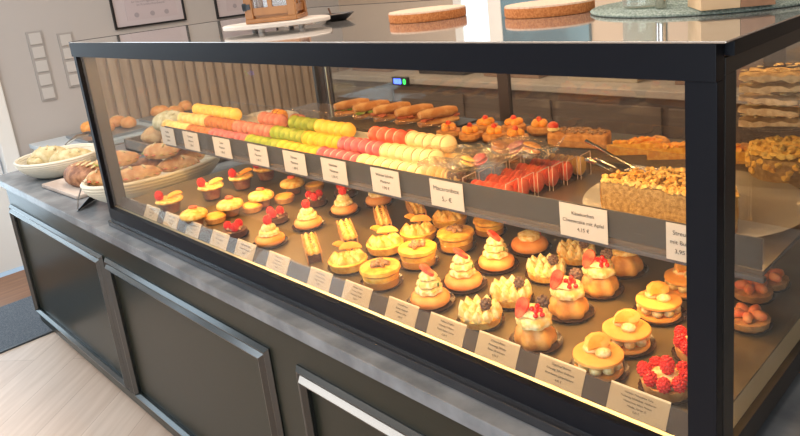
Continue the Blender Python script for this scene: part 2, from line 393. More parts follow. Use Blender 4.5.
# ------------------------------------------------------------------ counter
t = thing('shop_counter', 'long dark green panelled counter under the glass display case', 'counter', (0, 0, 0))
YP = -0.018
bm = B(); box(bm, -3.60, 1.0, YP, 1.08, 0.085, 0.866)
obj('cabinet_body', bm, cab_m, t, smooth=False)
bm = B(); box(bm, -3.52, 1.0, 0.05, 1.0, 0.0, 0.085); obj('plinth', bm, black_m, t, smooth=False)
bm = B(); box(bm, -3.66, 1.02, -0.052, 1.10, 0.866, 0.90, 0.003)
obj('worktop', bm, counter_m, t)
def panel(x0, x1, z0, z1):
    wd = 0.045
    bm = B()
    prof = [(0, 0), (0, 0.005), (0.010, 0.016), (0.012, 0.016), (0.017, 0.011), (0.019, 0.011), (0.029, 0.025), (0.032, 0.025), (0.041, 0.012), (0.043, 0.012), (0.043, 0)]
    rings = []
    for d, h in prof:
        rings.append([bm.verts.new((x, YP-h, z)) for x, z in ((x0+d, z0+d), (x1-d, z0+d), (x1-d, z1-d), (x0+d, z1-d))])
    for k in range(len(rings)-1):
        for i in range(4):
            j = (i+1) % 4; bm.faces.new((rings[k][i], rings[k][j], rings[k+1][j], rings[k+1][i]))
    m = obj('panel_moulding', bm, mould_m, t, smooth=False)
for x0, x1 in ((-3.579, -2.357), (-2.324, -1.190), (-1.060, 0.07)):
    panel(x0, x1, 0.140, 0.756)
# side cabinet by the left wall
t = thing('side_cabinet', 'low white side cabinet against the grey wall behind the bread bowls', 'cabinet', (0, 0, 0))
bm = B(); box(bm, XW+0.08, -4.12, 0.42, 1.55, 0.0, 0.82); obj('body', bm, white_m, t, smooth=False)
bm = B(); box(bm, XW+0.08, -4.10, 0.40, 1.56, 0.82, 0.85, 0.003); obj('worktop', bm, mat('pale_blue_worktop', (0.52, 0.58, 0.62), 0.3), t)

# ------------------------------------------------------------------ display case
ZT, G1, G0, ZS = 1.582, 1.531, 0.971, 0.928
case = thing('display_case', 'long black framed glass display case full of pastries on the counter', 'display case', (0, 0, 0))
bm = B(); box(bm, -L-0.004, 0.012, 0.0225, D+0.01, 1.560, ZT-0.003, 0.001)
obj('top_slab', bm, frame_m, case)
bm = B(); box(bm, -L-0.004, 0.012, -0.003, D+0.01, ZT-0.003, ZT, 0.0012, 2)
obj('mirror_top', bm, top_m, case)
bm = B(); box(bm, -L-0.005, -L+0.006, -0.003, D+0.011, ZT-0.002, ZT+0.0008); box(bm, -L+0.006, 0.012, D, D+0.011, ZT-0.002, ZT+0.0008); obj('top_rim', bm, frame_m, case, smooth=False)
bm = B()
box(bm, -L-0.004, 0.0, -0.0035, 0.022, G1, 1.5785, 0.0012)            # front top rail
box(bm, -L, 0, 0, 0.040, ZS, G0, 0.0015)               # front bottom rail
box(bm, -L, -L+0.024, 0, 0.022, G0, G1, 0.0015); box(bm, -0.042, 0, 0, 0.022, G0, G1, 0.0015)
obj('front_frame', bm, frame_m, case)
bm = B(); box(bm, -L-0.001, 0.004, -0.012, 0.045, 0.9, 0.922, 0.003); box(bm, -L, 0.002, 0.0, 0.045, 0.922, 0.928)
obj('base_ledge', bm, mat('dark_ledge_gloss', (0.02, 0.022, 0.028), 0.18, ior=1.7), case)
def side_frame(x0, x1, xg):
    bm = B()
    box(bm, x0, x1, 0.026, D, G1+0.004, 1.557, 0.001)
    box(bm, x0, x1, 0.026, D, ZS, G0, 0.001)
    box(bm, x0, x1, 0.026, 0.062, G0, G1+0.004, 0.001); box(bm, x0, x1, D-0.05, D, G0, G1+0.004, 0.001)
    obj('side_frame', bm, frame_side, case)
    bm = B(); box(bm, xg-0.003, xg+0.003, 0.062, D-0.05, G0, G1+0.004); obj('side_pane', bm, GLASS, case, smooth=False)
side_frame(-L, -L+0.018, -L+0.009); side_frame(-0.018, 0.0, -0.009)
bm = B(); box(bm, -L+0.0185, -L+0.023, 0.024, 0.064, G0, G1); obj('inner_post_strip', bm, inner_m, case, smooth=False)
bm = B(); box(bm, -0.023, -0.0185, 0.024, 0.064, G0, G1); obj('inner_post_strip', bm, inner_m, case, smooth=False)
bm = B(); box(bm, -L+0.024, -0.042, 0.008, 0.014, G0, G1); obj('front_pane', bm, GLASS, case, smooth=False)
bm = B(); vs = box(bm, -L+0.024, -0.042, 0.0165, 0.0215, G0, G0+0.0036)
for v in vs:
    if v.co.y < 0.019 and v.co.z > G0+.001: v.co.z = G0+0.0008
vs = box(bm, -0.030, -0.0125, 0.07, D-0.06, G0, G0+0.011)
for v in vs:
    if v.co.x > -0.02 and v.co.z > G0+.001: v.co.z = G0+0.001
obj('glazing_profile', bm, gold_m, case, smooth=False)
bm = B()
for k in range(4):
    pass
box(bm, -L, 0, D-0.03, D, G1-0.01, 1.56); box(bm, -L, 0, D-0.03, D, ZS, G0+0.015)
box(bm, -L, -L+0.05, D-0.03, D, G0, G1); box(bm, -0.05, 0, D-0.03, D, G0, G1)
obj('rear_frame', bm, mat('dark_brown_frame', (0.05, 0.035, 0.028), 0.4), case, smooth=False)
for x0, x1, yy in ((-L+0.05, -1.135, D-0.028), (-1.185, -0.05, D-0.014)):
    bm = B(); s = 0.045
    box(bm, x0, x0+s, yy, yy+0.012, G0+0.015, G1-0.01); box(bm, x1-s, x1, yy, yy+0.012, G0+0.015, G1-0.01); box(bm, x0, x1, yy, yy+0.012, G1-0.03, G1-0.01); box(bm, x0, x1, yy, yy+0.012, G0+0.015, G0+0.035)
    d = obj('sliding_door', bm, mat('dark_brown_frame', (0, 0, 0)), case, smooth=False)
    bm = B(); box(bm, x0+s, x1-s, yy+0.004, yy+0.009, G0+0.015, G1-0.01); obj('pane', bm, BACKGLASS, d, smooth=False)
bm = B(); box(bm, -L+0.075, -L+0.080, D-0.034, D-0.029, G0+0.02, G1-0.012); obj('door_edge_strip', bm, gold_m, case, smooth=False)
bm = B(); box(bm, -L+0.02, -0.02, 0.04, D-0.03, 0.93, 0.968); obj('case_floor', bm, frame_side, case, smooth=False)
bm = B(); box(bm, -2.17, -0.045, 0.024, 0.046, 1.542, 1.556); box(bm, -2.17, -0.03, 0.965, 0.995, 1.542, 1.556)
obj('led_housing', bm, inner_m, case, smooth=False)
bm = B(); box(bm, -2.165, -0.05, 0.029, 0.038, 1.5395, 1.542)
obj('led_strip', bm, mat('led_glow', (1, .8, .5), .5, emit=(1.0, 0.72, 0.38), es=14), case, smooth=False)
# reflection of lit digits in the rear glass, built as a glowing box
dsp = thing('display_reflection', 'reflection of blue and green digits in the rear glass of the case, built as a small box', 'display', (0, 0, 0))
p = aty(398.5, 82, 1.00)
bm = B(); box(bm, p.x-0.045, p.x+0.045, 1.006, 1.020, p.z-0.018, p.z+0.018, 0.002); obj('backing', bm, black_m, dsp)
text('blue_digits', ['888'], dsp, mat('blue_reflection', (0, 0, .2), emit=(0.06, 0.12, 1.0), es=9), 0.030, (p.x-0.012, 1.005, p.z), (PI/2, 0, 0))
text('green_digit', ['0'], dsp, mat('green_reflection', (0, .2, 0), emit=(0.05, 1.0, 0.12), es=5), 0.030, (p.x+0.028, 1.005, p.z), (PI/2, 0, 0))

# tray floor
ZTR = 0.985
bm = B(); box(bm, -2.205, -0.03, 0.055, D-0.04, 0.969, ZTR, 0.002)
tag(obj('pastry_tray', bm, tray_m), 'long brown metal tray lining the bottom of the display case', 'tray')
# middle shelf
ZSH = 1.165
shelf = thing('glass_shelf', 'middle shelf of the case carrying macarons and cakes', 'shelf', (0, 0, 0))
bm = B(); box(bm, -2.20, -0.028, 0.255, 0.96, 1.155, ZSH, 0.001)
obj('board', bm, mat('smoked_shelf', (0.13, 0.10, 0.085), 0.12, ior=1.6), shelf)
bm = B(); box(bm, -2.205, -0.024, 0.248, 0.262, 1.146, 1.156, 0.002); obj('front_rail', bm, shelf_m, shelf)
bm = B(); box(bm, -2.205, -0.024, 0.246, 0.250, 1.150, 1.226); obj('price_rail', bm, ACRYL, shelf, smooth=False)
bm = B(); box(bm, -2.20, -0.03, 0.256, 0.259, 1.166, 1.222); obj('riser', bm, mat('grey_riser', (0.032, 0.034, 0.042), 0.3), shelf, smooth=False)
bm = B(); box(bm, -0.80, -0.03, 0.618, 0.621, ZSH, 1.232); obj('divider', bm, ACRYL, shelf, smooth=False)
for x in (-2.19, -1.12, -0.04):
    bm = B(); box(bm, x-0.006, x+0.006, 0.90, 0.93, ZTR, 1.155); obj('support', bm, chrome_m, shelf, smooth=False)

# ------------------------------------------------------------------ price cards
def card(px0, px1, y, z0, z1, line, lines, label, m, group, name, tilt=0.0):
    """line gives the photo row of the card top for each column"""
    a = aty(px0, line(px0), y); b = aty(px1, line(px1), y)
    wd = b.x-a.x; cx = (a.x+b.x)/2; h = z1-z0
    t = thing(name, label, 'price card', (cx, y, z0), 0, group)
    bm = B(); box(bm, -wd/2, wd/2, -0.0006, 0.0006, 0, h); c = obj('paper', bm, m, t, smooth=False)
    n = len(lines)
    o = text('printed_text', lines, t, ink_m, h*0.78/n*0.62, (0, -0.0012, h*0.5), (PI/2, 0, 0), leading=1.55)
    mw = max(v.co.x for v in o.data.vertices)-min(v.co.x for v in o.data.vertices)
    if mw > wd*.86: o.scale = (wd*.86/mw,)*2+(1,)
    if y < .1: t.rotation_euler = (-0.50, 0, 0)
    return t
front_txt = [
 ['Roggenbrot', 'Butter, Salat', '4,50 €'], ['Himbeer-Becher', 'Sahne, Orange', '4,20 €'], ['Orangen-Becher', 'Vanille, Sahne', '4,20 €'],
 ['Zitronen-Tarte', 'Zitrone, Butter', '3,90 €'], ['Schoko-Himbeer', 'Kakao, Himbeeren', '4,60 €'], ['Himbeer-Krapfen', 'Vanillecreme', 'Himbeere, Zucker', '3,80 €'],
 ['Mandel-Schnitte', 'Schokolade, Nuss', 'Mandel, Karamell', '4,20 €'], ['Orangen-Tarte', 'Creme, Orange', 'Mürbeteig, Vanille', '4,60 €'], ['Karamell-Nuss', 'Biskuit, Karamell', 'Walnuss, Sahne', '4,80 €'],
 ['Erdbeer-Krapfen', 'Hefeteig, Erdbeere', 'Vanille Sahne Creme', '4,30 €'], ['Zitronen-Baiser', 'Mürbeteig, Zitrone', 'Baiser, Brombeere', '4,70 €'],
 ['Gugelhupf Beeren', 'Rührteig, Sahne, Erdbeere', 'Brombeere, Johannisbeere', '4,90 €'],
 ['Himbeer Mascarpone Tarte', 'Mürbeteig Schokolade, Himbeeren', 'Mascarpone, Sahne, Pistazie', 'Mandel, Zucker, Ei', '5,20 €']]
who = ['nearest the left end of the case', 'below the raspberry and orange cup at the left', 'below the front cream dome cup',
 'below the nearest yellow tartlet, fourth from the left', 'below the nearest chocolate raspberry tart', 'below the front raspberry cream doughnut',
 'below the front almond slice', 'below the front orange tartlet', 'below the front caramel nut cake', 'below the front strawberry cream doughnut',
 'below the front meringue tart with blackberry', 'below the front berry bundt cake', 'below the raspberry tart, rightmost of the front row']
spans = [(136, 149), (155.5, 169), (178, 191), (203, 219.6), (228, 246.4), (260, 280.8), (302, 323.7), (337, 364), (381, 411), (423, 459), (472, 513), (533, 579.5), (605, 665)]
for s, tx, wh in zip(spans, front_txt, who):
    card(s[0], s[1], 0.024, 0.9735, 1.0185, lambda px: 327.5+(px-474)*0.432, tx, 'cream price card in the bottom strip, '+wh, paper_m, 'cards in the bottom strip', 'price_card')
strip = thing('card_strip', 'clear plastic strip holding the bottom row of price cards', 'card holder', (0, 0.0245, 0.9735)); strip.rotation_euler = (-0.50, 0, 0)
bm = B(); box(bm, -2.19, -0.045, -0.0035, -0.0018, 0, 0.042); obj('front_lip', bm, ACRYL, strip, smooth=False)
bm = B(); box(bm, -2.19, -0.045, 0.0012, 0.003, 0, 0.038); obj('back_plate', bm, mat('taupe_strip', (0.080, 0.052, 0.032), 0.6, spec=0.15), strip, smooth=False)
tagspans = [(160, 173), (182, 197), (212, 229), (247, 266), (282, 304), (320, 345), (370, 398), (429, 462), (559, 607), (666, 700)]
tagtxt = [['Vanille', 'Macaron', '1,90 €'], ['Karamell', 'Macaron', '1,90 €'], ['Cassis', 'Macaron', '1,90 €'], ['Pistazie', 'Macaron', '1,90 €'], ['Zitrone', 'Macaron', '1,90 €'],
 ['Himbeer', 'Macaron', '1,90 €'], ['Weisse Schoko', 'Macaron', '1,90 €'], ['Macaronbox', '5,- €'], ['Käsekuchen', 'Cheesecake mit Apfel', '4,15 €'], ['Streusel', 'mit Butter', '3,95 €']]
tagwho = ['below the cream macarons at the left end', 'below the brown macarons', 'below the violet macarons', 'below the green macarons', 'below the deep yellow macarons',
 'below the pink macarons', 'left of centre below the pale cream macarons', 'below the wrapped macarons, left of the red boxes', 'below the glass plate of crumble cake', 'half hidden by the corner post']
def tagline(px):
    pts = [(160, 126.5), (250, 142.5), (320, 155), (370, 165.5), (429, 176), (559, 201), (686, 227), (720, 233)]
    for (a, b), (c, d) in zip(pts, pts[1:]):
        if px <= c: return b+(d-b)*(px-a)/(c-a)
    return 233
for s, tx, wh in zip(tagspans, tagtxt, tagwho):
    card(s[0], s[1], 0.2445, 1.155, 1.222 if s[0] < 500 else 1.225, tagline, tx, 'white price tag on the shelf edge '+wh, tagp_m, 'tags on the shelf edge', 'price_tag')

# ------------------------------------------------------------------ berries and cream bits
def berry_mesh(n, r, h, k, m, name):
    bm = B(); ga = PI*(3-math.sqrt(5))
    ball(bm, (0, 0, h*.5), (r*.93, r*.93, h*.48), sub=2)
    for i in range(n):
        z = 1-2*(i+.5)/n; rr = math.sqrt(max(0, 1-z*z)); a = ga*i
        ball(bm, (r*.85*rr*math.cos(a), r*.85*rr*math.sin(a), h*.5+h*.46*z), k, sub=1)
    bmesh.ops.recalc_face_normals(bm, faces=bm.faces)
    me = bpy.data.meshes.new(name); bm.to_mesh(me); bm.free(); me.materials.append(m)
    for p in me.polygons: p.use_smooth = True
    return me
RASP = berry_mesh(48, 0.0098, 0.023, 0.0026, rasp_m, 'raspberry')
BLACK = berry_mesh(30, 0.0095, 0.019, 0.0032, bberry_m, 'blackberry')
def berry(me, name, parent, loc, tilt=(0, 0, 0), s=1.0):
    o = obj(name, None, parent=parent, me=me, loc=loc); o.rotation_euler = tilt; o.scale = (s, s, s); return o
def base_tray(parent, r):
    r *= 1.06
    bm = B(); prof = [(r*.86, 0.0), (r*.88, 0.0015), (r, 0.0065), (r*1.01, 0.0068), (r*.885, 0.0022), (r*.5, 0.0021), (0.0001, 0.0021)]
    lathe(bm, prof, 48, (0, 0, 0), n=24, amp=0.018)
    return obj('scalloped_tray', bm, plate_m, parent)
def straw_slice(parent, name, loc, rot, s=1.0, m=None):
    bm = B(); pts = []
    for i in range(16):
        a = 2*PI*i/16; y = math.sin(a); x = math.cos(a)*(0.72+0.28*y)
        pts.append((x*0.014*s, y*0.018*s))
    prism(bm, pts, -0.003*s, 0.003*s)
    bmesh.ops.bevel(bm, geom=bm.edges[:], offset=0.001, segments=1, affect='EDGES')
    o = obj(name, bm, m or straw_m, parent, loc=loc); o.rotation_euler = rot; return o
def wedge(parent, name, loc, rot, r=0.026, th=0.006, m=None):
    bm = B(); pts = [(r*math.cos(PI*i/10), r*0.62*math.sin(PI*i/10)) for i in range(11)]
    prism(bm, pts, -th/2, th/2); bmesh.ops.bevel(bm, geom=bm.edges[:], offset=0.0012, segments=2, affect='EDGES')
    o = obj(name, bm, m or orange_m, parent, loc=loc); o.rotation_euler = rot; return o

ZP = ZTR + 0.0005
def put(root, pts, labels, group, rzs=None, scale=1.0):
    kids(root); used = []
    for i, ((px, py), lb) in enumerate(zip(pts, labels)):
        p = at(px, py, ZP); rz = (rzs[i] if rzs else random.uniform(-.4, .4))
        place(root, used, (p.x, p.y, ZP), rz, lb, group, scale)
FACE = YAW*-1  # turn something so that its -y side looks to the viewer: rotation about z
RF = 0.75

# A raspberry tarts
t = thing('raspberry_tart', '', 'tart'); base_tray(t, 0.043)
bm = B(); lathe(bm, [(0.030, 0.002), (0.037, 0.004), (0.041, 0.020), (0.041, 0.023), (0.037, 0.023), (0.036, 0.018), (0.0001, 0.018)], 36, n=18, amp=.02); obj('tart_shell', bm, crust_m, t)
bm = B(); lathe(bm, [(0.026, 0.018), (0.027, 0.030), (0.022, 0.035), (0.0001, 0.035)], 24); obj('cream_centre', bm, cream_m, t)
for i in range(8):
    a = 2*PI*i/8+.2; berry(RASP, 'raspberry', t, (0.033*math.cos(a), 0.033*math.sin(a), 0.020), (random.uniform(-.3, .3), random.uniform(-.3, .3), a), 1.15)
berry(RASP, 'raspberry', t, (0, 0, 0.034), (0, .1, 0), 1.25)
put(t, [(667, 391), (699, 357)], ['tart ringed with raspberries behind the rightmost price card', 'raspberry tart half hidden behind the corner post, above the nearer raspberry tart'], 'raspberry tarts')

# B cream filled biscuit sandwiches
t = thing('cream_biscuit', '', 'cake'); base_tray(t, 0.046)
bm = B(); lathe(bm, [(0.0001, 0.002), (0.037, 0.002), (0.040, 0.006), (0.039, 0.011), (0.0001, 0.012)], 32); obj('lower_biscuit', bm, cookie_m, t)
bm = B()
for i in range(9): a = 2*PI*i/9; ball(bm, (0.030*math.cos(a), 0.030*math.sin(a), 0.020), (0.0105, 0.0105, 0.0095), sub=2)
ball(bm, (0, 0, 0.020), (0.024, 0.024, 0.009)); obj('cream_filling', bm, cream_m, t)
bm = B(); lathe(bm, [(0.0001, 0.027), (0.038, 0.027), (0.0415, 0.030), (0.041, 0.034), (0.037, 0.0365), (0.0001, 0.037)], 40); obj('upper_biscuit', bm, cookie_m, t)
bm = B(); ball(bm, (0.004, -0.013, 0.041), (0.014, 0.011, 0.008)); ball(bm, (-0.008, 0.006, 0.042), (0.016, 0.012, 0.008)); obj('cream_topping', bm, cream_m, t)
bm = B(); box(bm, -.001, .001, -.001, .001, 0, .001); bm.clear()
pts = [(0.021*math.cos(PI*i/12), 0.018*math.sin(PI*i/12)) for i in range(13)]
prism(bm, [(x, y) for x, y in pts], -0.0025, 0.0025)
for v in bm.verts: v.co.z += 0.010*(1-(v.co.x/0.026)**2)
pe = obj('peach_slice', bm, orange_m, t, loc=(0.0, -0.004, 0.044)); pe.rotation_euler = (0.45, 0.1, 0.3)
bm = B(); pts = [(0.024*math.cos(a*PI/12), 0.020*math.sin(a*PI/12)) for a in range(13)]
ball(bm, (0, 0.004, 0), (0.023, 0.018, 0.004)); pe = obj('apricot_half', bm, cookie_m, t, loc=(0.003, 0.004, 0.050)); pe.rotation_euler = (0.38, -0.12, 0.2)
put(t, [(599, 371), (627, 345), (659, 315), (686, 291)],
    ['cream biscuit topped with peach, foremost of the row beside the raspberry tart', 'cream biscuit topped with peach, second from the front of its row',
     'cream biscuit topped with peach, third of its row near the corner post', 'cream biscuit topped with peach, rearmost and half behind the corner post'], 'cream biscuits with peach', [0.9, 0.5, 0.9, 0.8], 1.06)

# C bundt cakes with berries
def bundt(t, h=0.040, r=0.034):
    bm = B(); prof = [(r*.90, 0.002), (r, 0.006), (r*1.02, h*.35), (r*.92, h*.7), (r*.72, h*.95), (r*.5, h), (0.0001, h)]
    lathe(bm, prof, 48, n=6, amp=0.09, twist=45); return obj('bundt_sponge', bm, dough_m, t)
t = thing('berry_bundt_cake', '', 'cake'); base_tray(t, 0.044); bundt(t)
bm = B(); lathe(bm, [(0.022, 0.037), (0.030, 0.041), (0.031, 0.048), (0.027, 0.055), (0.020, 0.058), (0.024, 0.061), (0.020, 0.067), (0.010, 0.070), (0.0001, 0.0705)], 30, n=7, amp=.08, twist=90)
obj('cream_swirl', bm, cream_m, t)
straw_slice(t, 'strawberry_half', (-0.021, -0.006, 0.073), (1.15, 0.25, -0.7), 1.1)
for q in ((0.002, -0.016, 0.070), (0.010, -0.012, 0.069), (-0.004, -0.010, 0.072), (0.006, -0.006, 0.074), (0.012, -0.019, 0.064), (0.000, -0.021, 0.064)):
    bm = B(); ball(bm, (0, 0, 0), 0.0048, sub=2); obj('redcurrant', bm, curr_m, t, loc=q)
berry(BLACK, 'blackberry', t, (0.014, 0.010, 0.064), (0.2, .3, 0), 1.15)
put(t, [(536, 343), (569, 313), (600, 291)],
    ['bundt cake topped with strawberry, redcurrants and blackberry, foremost of three behind the cards', 'berry topped bundt cake in the middle of its row of three',
     'berry topped bundt cake, rearmost of three, in front of the plain cream one'], 'berry bundt cakes', [0.75, 0.75, 0.75], 1.1)
t = thing('cream_bundt_cake', '', 'cake'); base_tray(t, 0.044); bundt(t)
bm = B(); lathe(bm, [(0.020, 0.037), (0.025, 0.042), (0.022, 0.048), (0.008, 0.052), (0.0001, 0.052)], 24, n=6, amp=.08, twist=80, sx=1.05, sy=.8); obj('cream_swirl', bm, cream_m, t)
straw_slice(t, 'strawberry_tip', (0.022, 0.012, 0.050), (.4, .2, 0.5), .7)
put(t, [(625, 271)], ['bundt cake with a patch of cream and no berries, near the corner post'], None, [0.6], 1.1)

# D meringue tarts
t = thing('meringue_tart', '', 'tart'); base_tray(t, 0.041)
bm = B(); lathe(bm, [(0.030, 0.002), (0.036, 0.004), (0.039, 0.018), (0.037, 0.021), (0.0001, 0.020)], 36, n=20, amp=.015); obj('tart_shell', bm, custard_m, t)
bm = B()
for i in range(11):
    a = 2*PI*i/11; r0 = 0.0285
    R_ = Matrix.Rotation(a, 3, 'Z') @ Matrix.Rotation(0.25, 3, 'Y')
    dollop(bm, (r0*math.cos(a), r0*math.sin(a), 0.017), 0.0108, random.uniform(0.021, 0.026), n=7, amp=.10, rot=R_)
for i in range(6):
    a = 2*PI*i/6+.5; dollop(bm, (0.014*math.cos(a), 0.014*math.sin(a), 0.021), 0.010, 0.018, n=7, amp=.10)
obj('meringue', bm, cream_m, t)
berry(BLACK, 'blackberry', t, (0.010, -0.012, 0.034), (0.3, .2, 0), 1.05)
bm = B(); ball(bm, (0, 0, 0), (0.006, 0.003, 0.002)); obj('mint_leaf', bm, leaf_m, t, loc=(0.018, -0.006, 0.046))
put(t, [(481, 322), (512, 301), (547, 277), (577, 260)],
    ['meringue tart with a blackberry, foremost of four and touching the cards', 'meringue tart with a blackberry, second from the front of four',
     'meringue tart with a blackberry, third from the front, left of the rear bundt cake', 'meringue tart with a blackberry, rearmost of four by the shelf edge tag'], 'blackberry meringue tarts', [0.7, 1.0, 0.8, 0.9], 1.14)

# E doughnuts with strawberry cream cone
def bun(t, r=0.037, h=0.026, m=None):
    bm = B(); lathe(bm, [(r*.72, 0.002), (r*.95, h*.28), (r, h*.5), (r*.94, h*.75), (r*.72, h*.97), (r*.4, h), (0.0001, h*.97)], 32)
    return obj('doughnut', bm, m or bun_m, t)
t = thing('strawberry_doughnut', '', 'doughnut'); base_tray(t, 0.043); bun(t)
bm = B(); lathe(bm, [(0.020, 0.024), (0.025, 0.029), (0.024, 0.035), (0.019, 0.038), (0.022, 0.042), (0.020, 0.048), (0.015, 0.051), (0.017, 0.055), (0.014, 0.061), (0.009, 0.066), (0.0001, 0.068)], 30, n=7, amp=.10, twist=85)
obj('cream_swirl', bm, cream_m, t)
straw_slice(t, 'strawberry_slice', (0.0, -0.002, 0.069), (0.5, 0.25, 1.0), .95)
bm = B(); ball(bm, (0, 0, 0), (0.002, 0.001, 0.005)); obj('pistachio_chip', bm, leaf_m, t, loc=(0.018, -0.016, 0.046))
put(t, [(431, 304), (464, 286), (497, 267)],
    ['doughnut with a tall cream swirl and strawberry slice, nearest the cards', 'doughnut with a tall cream swirl and strawberry slice, middle of three',
     'doughnut with a tall cream swirl and strawberry slice, rearmost of three'], 'strawberry cream doughnuts', [0.75, 0.9, 0.6], 1.2)
t = thing('cream_doughnut', '', 'doughnut'); base_tray(t, 0.041); bun(t)
bm = B(); lathe(bm, [(0.019, 0.024), (0.022, 0.028), (0.021, 0.035), (0.010, 0.038), (0.0001, 0.038)], 24, n=6, amp=.06, twist=60); obj('cream_cap', bm, cream_m, t)
straw_slice(t, 'strawberry_tip', (0.020, 0.008, 0.032), (.6, .6, 0.5), .5)
put(t, [(530, 250)], ['low doughnut with a flat cap of cream, right below the shelf edge'], None, [0.7], 1.28)

# F caramel nut cakes
def ncake(t):
    base_tray(t, 0.040)
    bm = B(); lathe(bm, [(0.034, 0.003), (0.035, 0.006), (0.035, 0.016), (0.034, 0.017), (0.0001, 0.017)], 32); obj('amber_layer', bm, amber_m, t)
    bm = B(); lathe(bm, [(0.0001, 0.017), (0.035, 0.017), (0.036, 0.022), (0.035, 0.027), (0.0001, 0.027)], 32); obj('sponge_layer', bm, lemon_m, t)
    bm = B(); lathe(bm, [(0.0001, 0.028), (0.036, 0.028), (0.040, 0.032), (0.039, 0.038), (0.033, 0.040), (0.0001, 0.040)], 32, n=9, amp=.012); obj('glazed_top', bm, lemon_m, t)
t = thing('nut_cake', '', 'cake'); ncake(t)
bm = B()
for i in range(9):
    a = 2.4*i; r = 0.0055*math.sqrt(i); ball(bm, (r*math.cos(a), r*math.sin(a)*.9, 0.044+.002*(i < 3)), (0.007, 0.0055, 0.0055), noise=.12, rot=Matrix.Rotation(a, 3, 'Z'))
obj('candied_nuts', bm, nut_m, t)
put(t, [(382, 284), (419, 264), (457, 248)],
    ['yellow layered cake topped with candied nuts, nearest the cards', 'yellow layered cake topped with candied nuts, middle of three', 'yellow layered cake topped with candied nuts, rearmost of three'], 'candied nut cakes', [.3, 1, 2], 1.24)
t = thing('orange_layer_cake', '', 'cake'); ncake(t)
wedge(t, 'orange_wedge', (0.012, 0.0, 0.043), (0.1, -.1, 0.5)); wedge(t, 'orange_wedge', (-0.018, 0.006, 0.044), (0.1, 0.3, 1.8))
bm = B(); ball(bm, (0, 0.008, 0.045), (0.008, 0.006, 0.005), noise=.1); obj('candied_nut', bm, nut_m, t)
put(t, [(490, 233)], ['layered cake topped with orange wedges, against the shelf edge'], None, [0.5], 1.1)

# G orange tartlets
t = thing('orange_tartlet', '', 'tart'); base_tray(t, 0.040)
bm = B(); lathe(bm, [(0.030, 0.002), (0.036, 0.004), (0.040, 0.020), (0.037, 0.022), (0.0001, 0.020)], 36, n=16, amp=.02); obj('tart_shell', bm, lemon_m, t)
bm = B()
for i in range(7):
    a = PI*0.95+PI*1.25*i/6; dollop(bm, (0.024*math.cos(a), 0.024*math.sin(a), 0.018), 0.0125, 0.020, n=6, amp=.13, rot=Matrix.Rotation(-0.15, 3, 'X'))
for i in range(3): dollop(bm, (-0.012+.012*i, 0.0, 0.018), 0.012, 0.018)
obj('piped_cream', bm, custard_m, t)
wedge(t, 'orange_wedge', (0.008, 0.012, 0.036), (1.1, 0.1, 0.1), r=.024); wedge(t, 'orange_wedge', (-0.010, 0.018, 0.038), (1.15, 0.6, 0.4), r=.022)
put(t, [(349, 268), (386, 251), (419, 239), (450, 225)],
    ['tartlet with piped cream and upright orange wedges, foremost of four', 'tartlet with piped cream and upright orange wedges, second from the front',
     'tartlet with piped cream and upright orange wedges, third from the front', 'tartlet with piped cream and orange wedges, rearmost of four by the shelf edge'], 'orange cream tartlets', [.9, .9, .8, .8], 1.26)

# H almond slices
t = thing('almond_slice', '', 'cake')
bm = B(); box(bm, -0.050, 0.050, -0.013, 0.013, 0.0, 0.018, 0.002); obj('chocolate_base', bm, choc_m, t)
for s in (-1, 1):
    bm = B(); box(bm, -0.056, 0.056, s*0.0145-0.001, s*0.0145+0.001, 0.0, 0.027, 0.0005); obj('wafer', bm, crust_m, t)
bm = B()
for i in range(8):
    for j in (-1, 1): dollop(bm, (-0.044+i*0.0126, j*0.006, 0.017), 0.0080, 0.016, n=5, amp=.1, seg=10)
obj('piped_cream', bm, custard_m, t)
bm = B()
for i in range(7): ball(bm, (-0.042+i*0.014, random.uniform(-.005, .005), 0.032), (0.0022, 0.0018, 0.0015), sub=1)
obj('cocoa_dots', bm, choc_m, t)
kids(t); used = []
for (a, b), lb in zip((((309, 241), (317, 268)), ((343, 226), (354, 254)), ((379, 211), (388, 240)), ((412, 206), (421, 222))),
    ['pale almond slice standing hazily behind the cards, foremost of four', 'almond slice with piped cream, second from the front', 'almond slice with piped cream, third from the front', 'almond slice half under the shelf edge, rearmost of four']):
    p, q = at(*a, ZP), at(*b, ZP); c = (p+q)/2
    place(t, used, (c.x, c.y, ZP), math.atan2(q.y-p.y, q.x-p.x), lb, 'almond slices', 1.3)

# I raspberry cream doughnuts
t = thing('raspberry_doughnut', '', 'doughnut'); base_tray(t, 0.042); bun(t, .038, .027)
bm = B(); lathe(bm, [(0.022, 0.025), (0.027, 0.030), (0.025, 0.037), (0.018, 0.040), (0.019, 0.044), (0.016, 0.051), (0.008, 0.056), (0.0001, 0.057)], 28, n=6, amp=.06, twist=60); obj('cream_swirl', bm, cream_m, t)
berry(RASP, 'raspberry', t, (0.0, 0.0, 0.053), (0, .2, 0), 1.1)
put(t, [(271, 244), (309, 227), (345, 213), (379, 204)],
    ['doughnut with cream swirl and one raspberry, foremost of its row', 'doughnut with cream swirl and one raspberry, second from the front', 'doughnut with cream swirl and one raspberry, third from the front',
     'doughnut with cream swirl mostly hidden under the shelf edge, rearmost of its row'], 'raspberry cream doughnuts', None, 1.13)

